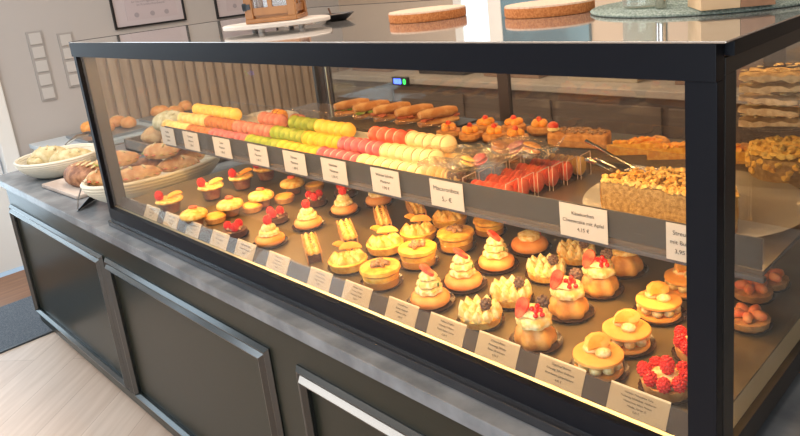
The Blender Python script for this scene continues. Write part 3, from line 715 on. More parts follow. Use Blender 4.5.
# J chocolate raspberry tarts
t = thing('chocolate_raspberry_tart', '', 'tart'); base_tray(t, 0.038)
bm = B(); lathe(bm, [(0.030, 0.002), (0.034, 0.004), (0.037, 0.022), (0.034, 0.024), (0.0001, 0.024)], 32, n=16, amp=.02); obj('chocolate_shell', bm, choc_m, t)
for q in ((0.016, -0.014, .023), (-0.018, -0.008, .023), (0.004, 0.016, .023)): berry(RASP, 'raspberry', t, q, (.2, .2, 0), 1.2)
bm = B()
for i in range(14): a = 2.4*i; r = 0.0075*math.sqrt(i); ball(bm, (r*math.cos(a), r*math.sin(a), 0.028), (0.005, .004, .004), noise=.2, sub=1)
obj('meringue_crumbs', bm, mat('brown_crumbs', (0.45, 0.24, 0.12), .6, col2=(.7, .5, .3), nscale=60), t)
put(t, [(236, 236), (277, 222), (316, 205), (346, 196)],
    ['dark chocolate tart with raspberries, foremost of four beside the raspberry doughnuts', 'dark chocolate tart with raspberries, second from the front', 'dark chocolate tart with raspberries, third from the front', 'dark chocolate tart with raspberries, under the shelf edge'], 'chocolate raspberry tarts')

# K cream dome cups and yellow tartlets
t = thing('dome_cup', '', 'dessert')
bm = B(); lathe(bm, [(0.022, 0.0), (0.024, 0.002), (0.030, 0.030), (0.0285, 0.030), (0.0225, 0.004), (0.0001, 0.004)], 28); obj('glass_cup', bm, ACRYL, t)
bm = B(); lathe(bm, [(0.0215, 0.005), (0.0275, 0.029), (0.0001, 0.029)], 28); obj('berry_filling', bm, mat('brown_mousse', (.34, .17, .09), .5, col2=(.5, .16, .10), nscale=60), t)
bm = B(); lathe(bm, [(0.0001, 0.030), (0.038, 0.030), (0.041, 0.035), (0.040, 0.042), (0.034, 0.048), (0.022, 0.052), (0.0001, 0.053)], 32, n=10, amp=.01); obj('orange_dome', bm, custard_m, t)
bm = B(); ball(bm, (-.004, .012, .056), (0.013, 0.008, 0.006), noise=.08); obj('strawberry_piece', bm, straw_m, t)
put(t, [(196, 226), (232, 216), (263, 207), (294, 194)],
    ['cup with an orange cream dome and a red berry, foremost of four', 'cup with an orange cream dome, second from the front', 'cup with an orange cream dome, third from the front', 'cup with an orange cream dome, rearmost of four below the shelf edge'], 'cream dome cups', [.7]*4, 1.06)
t = thing('yellow_tartlet', '', 'tart')
bm = B(); lathe(bm, [(0.024, 0.0), (0.030, 0.002), (0.036, 0.020), (0.034, 0.022), (0.0001, 0.022)], 28, n=14, amp=.02); obj('tart_shell', bm, crust_m, t)
bm = B(); lathe(bm, [(0.0335, 0.021), (0.030, 0.026), (0.016, 0.029), (0.0001, 0.0295)], 28); obj('lemon_curd', bm, mat('lemon_curd', (0.90, 0.44, 0.05), .3, sss=.2, col2=(.92, .52, .10), nscale=40), t)
put(t, [(216, 222), (253, 211), (285, 202), (315, 190)],
    ['flat yellow tartlet, foremost of four between cups and doughnuts', 'flat yellow tartlet, second from the front', 'flat yellow tartlet, third from the front', 'flat yellow tartlet, rearmost of four under the shelf edge'], 'flat yellow tartlets', None, .98)
# L fruit cups at the left
t = thing('fruit_cup', '', 'dessert')
bm = B(); lathe(bm, [(0.022, 0.0), (0.024, 0.002), (0.031, 0.034), (0.0295, 0.034), (0.0225, 0.004), (0.0001, 0.004)], 28); obj('glass_cup', bm, ACRYL, t)
bm = B(); lathe(bm, [(0.0215, 0.005), (0.0285, 0.033), (0.0001, 0.034)], 28); obj('berry_filling', bm, mat('red_brown_compote', (.36, .08, .05), .4, col2=(.5, .22, .12), nscale=60), t)
bm = B(); lathe(bm, [(0.0001, 0.034), (0.034, 0.035), (0.038, 0.040), (0.034, 0.045), (0.0001, 0.045)], 28, n=8, amp=.05); obj('orange_cream', bm, custard_m, t)
berry(RASP, 'raspberry', t, (-0.020, -0.012, 0.044), (.2, 0, 0), 1.2)
wedge(t, 'orange_wedge', (0.018, 0.004, 0.050), (0.9, -0.2, 0.6), r=.022)
bm = B(); ball(bm, (0, 0, 0), (0.009, 0.005, 0.006), noise=.1); obj('chocolate_piece', bm, nut_m, t, loc=(-0.002, 0.008, 0.050))
put(t, [(172, 213), (213, 199), (243, 189), (267, 180)],
    ['fruit cup with raspberry and orange wedge, foremost at the left end of the case', 'fruit cup with raspberry and orange wedge, second from the front', 'fruit cup with raspberry and orange wedge, third from the front', 'fruit cup half hidden under the shelf edge, rearmost of four'], 'fruit cups', [.6, .6, .8, .5], 1.2)

# ------------------------------------------------------------------ macarons on the shelf
shell_prof = [(0.0001, 0.0), (0.010, 0.0006), (0.017, 0.0025), (0.0220, 0.0058), (0.0238, 0.0080), (0.0230, 0.0090)]
def macaron_mesh():
    bm = B(); R_ = Matrix.Rotation(PI/2, 3, 'Y')
    for s in (1, -1):
        prof = [(r, s*(0.0135-z)) for r, z in shell_prof] + [(0.0001, s*0.0045)]
        lathe(bm, prof, 22, rot=R_, cap=False)
    return bm
mac_cols = {'cream': ((.86, .58, .22), (.90, .66, .30)), 'brown': ((.40, .14, .035), (.50, .20, .06)), 'violet': ((.40, .10, .13), (.50, .16, .16)), 'green': ((.24, .34, .03), (.34, .42, .05)),
            'yellow': ((.88, .46, .03), (.92, .55, .06)), 'pink': ((.56, .10, .14), (.66, .18, .19)), 'ivory': ((.88, .68, .36), (.90, .74, .44)), 'lemon': ((.92, .56, .08), (.93, .62, .12)), 'gold': ((.92, .60, .12), (.93, .66, .18)), 'orange': ((.85, .34, .04), (.88, .42, .08)),
            'rose': ((.50, .17, .13), (.58, .24, .18)), 'red': ((.78, .12, .08), (.82, .2, .12))}
MME = {}; base_me = None
for k, (a, b) in mac_cols.items():
    m = mat('macaron_'+k, a, .6, col2=b, nscale=60, bump=.1, bscale=200, sss=.1)
    if base_me is None:
        bm = macaron_mesh(); bmesh.ops.recalc_face_normals(bm, faces=bm.faces); base_me = bpy.data.meshes.new('macaron'); bm.to_mesh(base_me); bm.free()
        for p in base_me.polygons: p.use_smooth = True
        me = base_me
    else: me = base_me.copy()
    me.materials.clear(); me.materials.append(m); MME[k] = me
bm = B(); lathe(bm, [(0.0001, -0.0046), (0.0218, -0.0046), (0.0218, 0.0046), (0.0001, 0.0046)], 20, rot=Matrix.Rotation(PI/2, 3, 'Y'))
fill_me = bpy.data.meshes.new('filling'); bm.to_mesh(fill_me); bm.free(); fill_me.materials.append(mat('macaron_dark_cream', (.20, .075, .02), .6))
fill_light = fill_me.copy(); fill_light.materials.clear(); fill_light.materials.append(mat('macaron_pale_cream', (.72, .60, .52), .5))
rows = [  # y, z of the centres, colour runs between photo columns (at photo row of the centres)
 ('front', 0.288, 1.211, [('cream', 166, 190), ('brown', 190, 213), ('violet', 213, 249), ('green', 249, 281), ('yellow', 281, 321), ('pink', 321, 361), ('ivory', 361, 428)]),
 ('middle', 0.340, 1.235, [('cream', 182, 208), ('brown', 208, 236), ('rose', 236, 274), ('green', 274, 306), ('yellow', 306, 342), ('pink', 342, 384), ('ivory', 384, 440)]),
 ('back', 0.395, 1.258, [('gold', 196, 238), ('rose', 262, 284), ('green', 292, 318), ('lemon', 318, 352), ('red', 372, 405), ('ivory', 410, 452)])]
def col_x(px, y, z):      # x on the line (y, z) that shows at photo column px
    lo, hi = -2.4, 0.0
    for _ in range(40):
        mid = (lo+hi)/2; v = Vector((mid, y, z))-CAM; u = U0+FPX*v.dot(_R)/v.dot(_fwd)
        if u < px: lo = mid
        else: hi = mid
    return (lo+hi)/2
nm = 0
ORD = ['first', 'second', 'third', 'fourth', 'fifth', 'sixth', 'seventh', 'eighth', 'ninth', 'tenth', 'eleventh', 'twelfth', 'thirteenth', 'fourteenth', 'fifteenth', 'sixteenth', 'seventeenth', 'eighteenth', 'nineteenth', 'twentieth']
for rn, y, z, runs in rows:
    for cname, a, b in runs:
        x0, x1 = col_x(a, y, z), col_x(b, y, z); n = max(1, int(round((x1-x0)/0.032)))
        for i in range(n):
            o = bpy.data.objects.new('macaron', MME[cname]); COL.objects.link(o)
            o.location = (x0+(i+.5)*(x1-x0)/n, y+random.uniform(-.002, .002), z+random.uniform(-.0015, .0015))
            o.rotation_euler = (random.uniform(0, 6), random.uniform(-.03, .03), random.uniform(-.05, .05)-0.45)
            tag(o, ('only %s macaron of its colour in the %s row' % (cname, rn)) if n == 1 else ('%s macaron, %s from the left of the %s %s in the %s row' % (cname, ORD[i], cname, 'ones', rn)), 'macaron', '%s macarons in the %s row' % (cname, rn))
            f = bpy.data.objects.new('filling', fill_light if cname in ('violet', 'pink', 'rose', 'brown', 'red') else fill_me); COL.objects.link(f); f.parent = o; nm += 1
def lone(px, py, y, cname, label, n=1, grp=None):
    p = aty(px, py, y)
    for i in range(n):
        o = bpy.data.objects.new('macaron', MME[cname]); COL.objects.link(o); o.location = (p.x+(i-(n-1)/2)*.027, y, p.z)
        o.rotation_euler = (0, 0, random.uniform(-.1, .1)); tag(o, label+(', %s from the left' % ORD[i] if n > 1 else ''), 'macaron', grp)
        f = bpy.data.objects.new('filling', fill_me); COL.objects.link(f); f.parent = o
lone(279, 116, .445, 'orange', 'orange macaron standing behind the rose ones, one of a pair', 2, 'orange macaron pair')
lone(298, 121, .445, 'rose', 'mauve macaron standing behind the green ones', 2, 'mauve macaron pair')
lone(327, 131, .445, 'gold', 'bright yellow macaron in the rear cluster of three', 3, 'bright yellow rear macarons')
lone(411, 138, .43, 'red', 'single coral red macaron rising above the rear row', 1)
# stepped clear tray under the macarons
mt = thing('macaron_rack', 'clear stepped acrylic rack carrying the macaron rows', 'rack')
bm = B()
for (y0, y1, z1) in ((0.262, 0.312, 1.187), (0.314, 0.366, 1.211), (0.368, 0.470, 1.234)): box(bm, -2.17, -0.865, y0, y1, ZSH, z1-.0005)
obj('steps', bm, mat('frosted_step', (.62, .58, .55), .3), mt, smooth=False)
bm = B()
for i in range(32):
    x = -2.10+i*.038; box(bm, x-.012, x+.012, .480, .500, ZSH, 1.275, .003)
obj('upright_tabs', bm, ACRYL, mt)
# wrapped pale packs at the right end of the macarons
def macaron_pack(px, py, y, cols, label, vertical=False):
    p = aty(px, py, y); t = thing('macaron_pack', label, 'packet', (p.x, y, 1.169), 0.1, 'wrapped macaron packs')
    h = p.z-1.166+.02
    n = 4
    for i in range(n):
        o = obj('macaron', None, parent=t, me=MME[cols[i % len(cols)]], loc=((i-1.5)*.028, 0, h*.45)); o.scale = (1, 1, 1)
    bm = B(); box(bm, -0.064, 0.064, -0.028, 0.028, 0, h*.9, .008)
    for v in bm.verts: v.co += Vector((random.uniform(-.003, .003), random.uniform(-.003, .003), random.uniform(-.002, .003)))
    for s in (-1, 1):
        a = [bm.verts.new((s*.064, -.02, h*.4)), bm.verts.new((s*.064, .02, h*.4)), bm.verts.new((s*.088, .028, h*.75)), bm.verts.new((s*.090, -.024, h*.6))]; bm.faces.new(a)
    obj('cellophane_wrap', bm, CELLO, t, smooth=False); return t
macaron_pack(450, 150, .395, ['ivory', 'cream'], 'clear wrapped pack of pale macarons behind the wrapped dark one')
macaron_pack(443, 166, .305, ['ivory', 'cream'], 'clear wrapped pack of pale macarons above the macaron box tag')
# dark cylinder pack
p = at(474, 187, 1.166)
t = thing('dark_macaron_pack', 'dark mauve macaron stack wrapped in crinkled cellophane left of the red boxes', 'packet', (p.x, .31, 1.166), 0)
bm = B()
for k in range(3): lathe(bm, [(0.0001, .004+.019*k), (0.020, .004+.019*k), (0.0235, .008+.019*k), (0.0235, .018+.019*k), (0.020, .022+.019*k), (0.0001, .022+.019*k)], 24)
obj('macaron_stack', bm, mat('dark_mauve', (.16, .08, .08), .5), t)
bm = B(); lathe(bm, [(0.027, 0.001), (0.029, 0.03), (0.027, .062), (0.012, .066), (0.008, .070), (.022, .086), (.028, .090)], 14, n=7, amp=.12, twist=25, cap=False); obj('cellophane_wrap', bm, CELLO, t, smooth=False)
# red macaron boxes in a row going back
xb, ybk = aty(497, 182, .29), aty(556, 160, .56)
for i in range(6):
    f = i/5; x = -0.635+f*0.03; y = .300+f*.255
    lb = ['clear box of red macarons at the front of its row, by the shelf edge', 'clear box of red macarons, second from the shelf edge', 'clear box of red macarons, third from the shelf edge',
          'clear box of red macarons, fourth from the shelf edge', 'clear box of red macarons, just before the beige one', 'clear box of beige macarons at the back of the row of red ones'][i]
    t = thing('macaron_box', lb, 'box', (x, y, 1.166), 0.05, 'macaron gift boxes')
    for k in range(4):
        o = obj('macaron', None, parent=t, me=MME['cream' if i == 5 else 'red'], loc=((k-1.5)*.0275, 0, .0262)); o.rotation_euler = (k, 0, 0)
    bm = B(); box(bm, -.060, .060, -.0245, .0245, 0, .060, .002); obj('clear_box', bm, BOXC, t, smooth=False)
    for ex in (-.060, .060):
        for ey in (-.0245, .0245):
            bm = B(); box(bm, ex-.0006, ex+.0006, ey-.0006, ey+.0006, 0, .060); box(bm, ex-.0006, ex+.0006, -.0245 if ey < 0 else 0, 0 if ey < 0 else .0245, .0592, .0608); obj('box_edge_highlight', bm, mat('edge_highlight', (.70, .55, .48), .2), t, smooth=False)  # opaque pale bars stand in for highlights along the clear edges
# cellophane bags of macarons lying on the boxes
def bag(px, py, y, z, cols, label, rz):
    p = aty(px, py, y); t = thing('macaron_bag', label, 'packet', (p.x, y, z), rz, 'macaron bags')
    for i, c in enumerate(cols):
        o = obj('macaron', None, parent=t, me=MME[c], loc=((i-(len(cols)-1)/2)*.040, .004*(i % 2), .020)); o.rotation_euler = (0, PI/2+.35*(-1)**i, .3*i)
    bm = B(); r = bmesh.ops.create_grid(bm, x_segments=10, y_segments=7, size=1)
    top = [(v.co.x, v.co.y) for v in bm.verts]
    for v in bm.verts:
        x, yy = v.co.x, v.co.y; e = (1-x*x)*(1-yy*yy)
        v.co = Vector((x*.085, yy*.045, .012+.034*e**.5+random.uniform(-.006, .006)))
    r = bmesh.ops.create_grid(bm, x_segments=10, y_segments=7, size=1)
    for v in r['verts']:
        x, yy = v.co.x, v.co.y; v.co = Vector((x*.085, yy*.045, .004+random.uniform(-.002, .002)))
    for k in (-1, 1):
        a = [bm.verts.new((k*.085, -.04, .012)), bm.verts.new((k*.085, .04, .012)), bm.verts.new((k*.115, .05, .03+.01*k)), bm.verts.new((k*.110, -.045, .022))]; bm.faces.new(a)
    obj('cellophane_bag', bm, CELLO, t, smooth=False)
    if len(cols) == 2: t.scale = (.75, .75, .85)
bag(516, 148, .46, 1.232, ['brown', 'violet', 'orange'], 'cellophane bag with brown and orange macarons lying on the red boxes', .35)
bag(474, 160, .335, 1.232, ['gold', 'pink'], 'cellophane bag with yellow and pink macarons tilted against the red boxes', .9)

# crumble cake on glass plate
cx, cy = -0.250, 0.475
bm = B(); lathe(bm, [(0.0001, 0), (0.10, 0.0), (0.15, 0.006), (0.215, 0.016), (0.220, 0.019), (0.215, 0.019), (0.15, 0.010), (0.0001, 0.005)], 48)
pl = obj('glass_cake_plate', bm, glassmat('cut_glass', (.93, .94, .93), 1.8, haze=.28, crinkle=.5), loc=(-0.245, cy, ZSH+.001)); tag(pl, 'round ribbed glass plate under the cut crumble cake', 'plate')
t = thing('crumble_cake', 'half crumble cake with its cut face to the front on the glass plate', 'cake', (cx+.01, .335, ZSH+.012))
def half_disc(r, z0, z1, wob=0, seg=28):
    bm = B(); pts = [(r*math.cos(PI*i/seg), r*math.sin(PI*i/seg)) for i in range(seg+1)]
    prism(bm, pts, z0, z1); return bm
bm = half_disc(.130, .008, .070); obj('sponge', bm, cake_m, t, smooth=False)
bm = half_disc(.132, 0, .008); obj('bottom_crust', bm, crust_m, t, smooth=False)
bm = B()
for i in range(26):
    a0, a1 = PI*i/26, PI*(i+1)/26
    pass
lathe(bm, [(.1305, .004), (.134, .03), (.132, .072), (.1305, .072), (.1305, .004)], 60, cap=False)
bmesh.ops.bisect_plane(bm, geom=bm.verts[:]+bm.edges[:]+bm.faces[:], plane_co=(0, 0.001, 0), plane_no=(0, -1, 0), clear_outer=True); obj('side_crust', bm, crumb_m, t)
bm = B()
random.seed(3)
for i in range(420):
    a = random.uniform(0, PI); r = .130*math.sqrt(random.random())
    x, y = r*math.cos(a), r*math.sin(a)
    if i < 130: x = random.uniform(-.128, .128); y = random.uniform(0, .014)
    ball(bm, (x, y, .072+random.uniform(-.003, .006)), (random.uniform(.004, .0085), random.uniform(.004, .0085), random.uniform(.003, .006)), noise=.25, sub=1)
obj('crumble_topping', bm, crumb_m, t)
# cake server
t = thing('cake_server', 'steel cake server resting on the glass plate behind the crumble cake', 'cake server', (0, 0, 0))
a, b = aty(586, 141, .50), aty(626, 163, .44)
bm = B(); tube(bm, [a, a.lerp(b, .3)+Vector((0, 0, .001)), a.lerp(b, .7)+Vector((0, 0, -.001)), b], .0045, r1=.003); obj('handle', bm, chrome_m, t)
bm = B(); tube(bm, [b, b+(b-a)*.25], .003, r1=.002)
d = b+(b-a)*.25; box(bm, d.x-.02, d.x+.05, d.y-.02, d.y+.02, d.z-.001, d.z+.001); obj('blade', bm, chrome_m, t)
t = thing('serving_tongs', 'steel serving tongs with a broad handle left of the crumble cake', 'tongs', (0, 0, 0))
a, b = aty(586, 160, .52), aty(606, 168, .47)
for s in (-1, 1):
    bm = B(); tube(bm, [a, a.lerp(b, .5)+Vector((0, s*.012, .008)), b+Vector((.02, s*.01, 0))], .005, r1=.004); obj('arm', bm, chrome_m, t)

# rear zone of the shelf: dark trays with savoury pastry
def rear_tray(x0, x1, label):
    bm = B(); box(bm, x0, x1, .665, .93, ZSH+.0005, ZSH+.010, .003); tag(obj('slate_tray', bm, dtray_m), label, 'tray', 'dark trays at the rear of the shelf')
rear_tray(-1.80, -1.20, 'dark tray of sandwiches at the rear left of the shelf')
rear_tray(-1.18, -0.82, 'dark tray of orange fruit pastries at the rear of the shelf')
rear_tray(-0.80, -0.05, 'dark tray of quiche and nut bars behind the clear divider')
ZR = ZSH+.0105
def sandwich(x, y, rz, label, green=True):
    t = thing('sandwich', label, 'sandwich', (x, y, ZR), rz, 'sandwiches on the rear tray')
    bm = B(); lathe(bm, [(.0001, -.075), (.022, -.070), (.030, -.04), (.031, .04), (.022, .070), (.0001, .075)], 16, rot=Matrix.Rotation(PI/2, 3, 'Y'), sy=1)
    for v in bm.verts: v.co.z = v.co.z*.45+.016
    obj('lower_bread', bm, bread_m, t)
    bm = B()
    for i in range(14): ball(bm, (random.uniform(-.062, .062), random.uniform(-.038, .038), .031), (.016, .013, .006), noise=.3, sub=1)
    obj('lettuce' if green else 'ham', bm, mat('salad_green', (.12, .26, .03), .5, col2=(.34, .42, .07), nscale=40) if green else mat('red_ham', (.5, .14, .07), .5), t)
    bm = B(); lathe(bm, [(.0001, -.073), (.020, -.068), (.029, -.04), (.030, .04), (.020, .068), (.0001, .073)], 16, rot=Matrix.Rotation(PI/2, 3, 'Y'))
    for v in bm.verts: v.co.z = v.co.z*.6+.046
    obj('upper_bread', bm, bread_m, t)
sl = ['leftmost baguette sandwich with green salad on the rear tray', 'baguette sandwich with green salad, second from the left on the rear tray', 'baguette sandwich in the middle of the rear tray', 'baguette sandwich with ham, right of the middle one', 'rightmost baguette sandwich with ham on the rear tray']
for i in range(5): sandwich(-1.73+i*.115, .80, 1.15, sl[i], i < 2)
t = thing('fruit_pastry', '', 'pastry')
bm = B(); lathe(bm, [(.030, 0), (.037, .008), (.036, .020), (.024, .024), (.0001, .022)], 20, n=5, amp=.08); obj('flaky_base', bm, crust_m, t)
bm = B()
for i in range(4): a = PI/2*i; ball(bm, (.014*math.cos(a), .014*math.sin(a), .030), (.015, .012, .012), noise=.06)
obj('apricot_pieces', bm, orange_m, t)
bm = B(); ball(bm, (0, 0, .043), (.009, .008, .008)); obj('strawberry_piece', bm, straw_m, t)
kids(t); used = []
k = 0
for (x, y) in ((-1.13, .70), (-1.06, .80), (-1.04, .70), (-.96, .72), (-.97, .83), (-.88, .72), (-.88, .84)):
    place(t, used, (x, y, ZR), k, ['orange fruit pastry at the front left of the rear tray', 'orange fruit pastry behind the front left one', 'orange fruit pastry second in the front row', 'orange fruit pastry third in the front row', 'orange fruit pastry in the middle of the back row', 'orange fruit pastry at the front right of its tray', 'orange fruit pastry at the back right of its tray'][k], 'orange fruit pastries', 1.05); k += 1
# nut bar with berries
t = thing('nut_bar', 'long nut crusted bar with a strawberry on its left end behind the red boxes', 'cake', (-.69, .76, ZR), .25)
bm = B(); box(bm, -.085, .085, -.03, .03, 0, .045, .010, 3); obj('nut_loaf', bm, crust_m, t)
bm = B()
for i in range(90): ball(bm, (random.uniform(-.08, .08), random.uniform(-.028, .028), .046), (.006, .005, .004), noise=.2, sub=1)
obj('nut_crust', bm, nut_m, t)
bm = B(); ball(bm, (-.07, -.01, .060), (.016, .014, .013)); obj('strawberry', bm, straw_m, t)
bm = B(); lathe(bm, [(.014, .046), (.018, .05), (.012, .058), (.0001, .06)], 14, (-.07, -.01, 0)); obj('cream_dab', bm, cream_m, t)
def quiche(x, y, rz, label):
    t = thing('quiche_slice', label, 'quiche', (x, y, ZR), rz, 'quiche slices')
    tri = [(-.075, 0), (.06, -.034), (.068, -.015), (.070, .015), (.06, .034)]
    bm = B(); prism(bm, tri, 0, .030); obj('filling', bm, lemon_m, t, smooth=False)
    bm = B(); tube(bm, [(.062, -.034, .020), (.074, -.012, .022), (.074, .012, .022), (.062, .034, .020)], .014, 10); obj('crust_rim', bm, crust_m, t)
    bm = B()
    for i in range(34):
        u = random.random(); ball(bm, (-.055+u*.115, random.uniform(-.028, .028)*u, .032), (.010, .009, .007), noise=.25, sub=1)
    obj('browned_topping', bm, mat('orange_gratin', (.78, .26, .03), .45, col2=(.9, .5, .08), nscale=60, bump=.3), t)
quiche(-.52, .76, .75, 'orange browned quiche slice behind the cake server')
quiche(-.41, .765, .75, 'yellow browned quiche slice behind the crumble cake')
quiche(-.30, .77, .75, 'browned quiche slice at the right, beside the yellow crumble cake')
# second crumble cake near right pane
t = thing('yellow_crumble_cake', 'yellow crumble cake seen through the right side pane', 'cake', (-.135, .735, ZR))
bm = B(); lathe(bm, [(.0001, 0), (.085, 0), (.088, .03), (.084, .055), (.0001, .058)], 36); obj('sponge', bm, cake_m, t)
bm = B()
for i in range(230):
    a = random.uniform(0, 6.28); r = .084*math.sqrt(random.random()); ball(bm, (r*math.cos(a), r*math.sin(a), .062+random.uniform(0, .012)-r*.1), (random.uniform(.006, .011), .007, .007), noise=.2, sub=1)
for i in range(70): a = random.uniform(0, 6.28); ball(bm, (.086*math.cos(a), .086*math.sin(a), random.uniform(.02, .05)), .008, noise=.2, sub=1)
obj('crumble_topping', bm, mat('yellow_crumble', (.88, .50, .08), .6, col2=(.93, .64, .16), nscale=60, bump=.6), t)
# stack of flaky pastries on a pedestal at right rear
t = thing('cake_stand', 'glass pedestal stand with stacked flaky pastries at the right rear of the case', 'cake stand', (-.215, .875, ZSH+.001))
bm = B(); lathe(bm, [(.0001, 0), (.035, 0), (.030, .006), (.010, .02), (.010, .075), (.03, .085), (.085, .088), (.087, .094), (.0001, .094)], 32); obj('pedestal', bm, ACRYL, t)
flk = mat('flaky_pastry', (.42, .28, .13), .6, col2=(.66, .50, .28), nscale=50, bump=.8, bscale=90)
k = 0
for lay in range(5):
    for j in range(2):
        t = thing('flaky_pastry', ['flaky pastry slab in the stack seen through the side pane, bottom layer', 'flaky pastry slab in the stack, second layer from the bottom', 'flaky pastry slab in the middle layer of the stack', 'flaky pastry slab in the layer below the top of the stack', 'flaky pastry slab on top of the stack'][lay] + (', front one' if j == 0 else ', rear one'), 'pastry', (-.215, .842+.062*j, ZSH+.096+lay*.027), random.uniform(-.45, .45), 'stacked flaky pastries')
        bm = B(); r = bmesh.ops.create_grid(bm, x_segments=9, y_segments=5, size=1)
        bmesh.ops.solidify(bm, geom=bm.faces[:], thickness=.3)
        for v in bm.verts:
            e = 1-.25*abs(v.co.x)**3
            v.co = Vector((v.co.x*.068, v.co.y*.028*e, .012+(v.co.z)*.04+random.uniform(-.004, .004)))
        obj('slab', bm, flk, t)
        bm = B()
        for q in range(12): ball(bm, (random.uniform(-.06, .06), random.uniform(-.022, .022), .022), (.009, .005, .0016), rot=Matrix.Rotation(random.uniform(0, 3), 3, 'Z'), sub=1)
        obj('almond_flakes', bm, cream_m, t)
# apricot tartlets at right bottom seen through the side pane
t = thing('apricot_tartlet', '', 'tart'); base_tray(t, 0.040)
bm = B(); lathe(bm, [(.030, .002), (.036, .004), (.039, .018), (.0001, .018)], 28, n=14, amp=.02); obj('tart_shell', bm, crust_m, t)
bm = B()
for i in range(5): a = 2*PI*i/5; ball(bm, (.019*math.cos(a), .019*math.sin(a), .026), (.015, .010, .010), noise=.1, rot=Matrix.Rotation(a, 3, 'Z'))
obj('apricot_pieces', bm, mat('salmon_fruit', (.85, .22, .08), .3, sss=.2, col2=(.9, .38, .14), nscale=40), t)
kids(t); used = []
for i, (px, py) in enumerate(((748, 325), (752, 297), (768, 285))):
    p = at(px, py, ZP); place(t, used, (min(p.x, -.075), p.y, ZP), i, ['apricot tartlet nearest the right pane at the front', 'apricot tartlet behind the front one at the right pane', 'apricot tartlet rearmost at the right pane'][i], 'apricot tartlets')

# white oval platter on the shelf rear left, with clear packs
bm = B(); lathe(bm, [(.0001, 0), (.06, 0), (.075, .004), (.11, .030), (.107, .031), (.07, .008), (.0001, .006)], 36, sx=1.25, sy=.8)
o = obj('oval_platter', bm, mat('cream_ceramic', (.72, .68, .58), .25), loc=(-2.02, .62, ZSH+.001)); tag(o, 'cream oval ceramic dish behind the macarons at the left rear', 'dish')

# ------------------------------------------------------------------ bread end of the counter
def coil_bowl(name, label, loc, r, h, sx=1.0, sy=1.0, group=None):
    prof_o = []; prof_i = []
    n = 9
    for i in range(n*4+1):
        f = i/(n*4); rr = r*(.52+.48*math.sin(f*PI/2)**.8); z = h*f
        prof_o.append((rr + .0028*abs(math.sin(f*n*PI)), z))
    prof = [(0.0001, 0.0)] + prof_o + [(r*.985, h+.004), (r*.95, h)] + [(p[0]-.012, max(p[1], .008)) for p in reversed(prof_o[4:-3])] + [(0.0001, .009)]
    bm = B(); lathe(bm, prof, 48, sx=sx, sy=sy); o = obj(name, bm, rattan_m, loc=loc); tag(o, label, 'basket', group); return o
def loaf(label, loc, dims, rz, m, tilt=0.0, slashes=3, name='bread_roll', cat='bread', group=None, pitch=0.0):
    t = thing(name, label, cat, loc, rz, group); t.rotation_euler = (tilt, pitch, rz)
    bm = B(); ball(bm, (0, 0, dims[2]), dims, noise=.035, sub=3)
    for v in bm.verts:
        if v.co.z < dims[2]*.5: v.co.z = dims[2]*.5+(v.co.z-dims[2]*.5)*.4
        v.co.z -= dims[2]*.3
    obj('crust', bm, m, t)
    bm = B()
    for i in range(slashes):
        x = (i-(slashes-1)/2)*dims[0]*1.2/max(1, slashes)
        zz = dims[2]*1.66*math.sqrt(max(.1, 1-(x/dims[0])**2))
        ball(bm, (x, 0, dims[2]*.7+dims[2]*.94*math.sqrt(max(.05, 1-(x/dims[0])**2))), (dims[0]*.07, dims[1]*.6, .004), rot=Matrix.Rotation(.5, 3, 'Z'), sub=2)
    obj('score_marks', bm, palebread_m, t); return t
c1 = (-3.33, .185)
coil_bowl('proofing_basket', 'round white rattan basket with floured loaves at the left end of the counter', (c1[0], c1[1], ZC+.001), .195, .095, group='rattan bread baskets')
loaf('pale floured loaf leaning on the left rim of the round basket', (c1[0]-.055, c1[1]-.02, ZC+.045), (.105, .06, .055), .65, palebread_m, 0.15)
loaf('pale floured loaf leaning on the right rim of the round basket', (c1[0]+.075, c1[1]+.035, ZC+.040), (.105, .055, .050), .95, palebread_m, 0.2)
loaf('pale loaf lying low at the front of the round basket', (c1[0]-.07, c1[1]-.085, ZC+.055), (.055, .04, .028), .2, palebread_m, 0)
# board and dark loaf
a, b = at(40, 180, ZC), at(77, 206, ZC)
t = thing('bread_board', 'weathered wooden board under the dark loaf beside the round basket', 'board', (-2.93, .155, ZC+.001), .05)
bm = B(); box(bm, -.20, .20, -.12, .15, 0, .018, .005, 2); obj('slab', bm, grwood_m, t)
bm = B()
for s in (-1, 1): box(bm, s*.15-.02, s*.15+.02, -.11, .14, -.0005, .0005)
obj('cleat', bm, grwood_m, t)
loaf('dark crusty flour dusted loaf on the weathered board', (-2.86, .155, ZC+.017), (.15, .075, .062), .25, darkbread_m, 0, 5, 'bread_loaf')
# A-shaped steel sign holder with dark base
t = thing('sign_holder', 'thin steel sign holder with a dark triangular foot in front of the loaf', 'sign holder', (0, 0, 0))
f0 = at(78, 211, ZC); hgt = 0.125
bm = B(); tube(bm, [(f0.x, f0.y, ZC+.003), (f0.x+.005, f0.y+.01, ZC+.05), (f0.x+.05, f0.y+.03, ZC+hgt)], .0028); obj('wire', bm, chrome_m, t)
g0_ = at(100, 197, ZC)
bm = B()
vs = [bm.verts.new(v) for v in ((f0.x-.004, f0.y-.004, ZC+.002), (f0.x+.008, f0.y-.006, ZC+.002), (g0_.x, g0_.y, ZC+.002), (f0.x+.01, f0.y+.05, ZC+.045))]
for q in ((0, 1, 2), (0, 2, 3), (1, 2, 3), (0, 1, 3)): bm.faces.new([vs[i] for i in q])
obj('foot', bm, black_m, t, smooth=False)
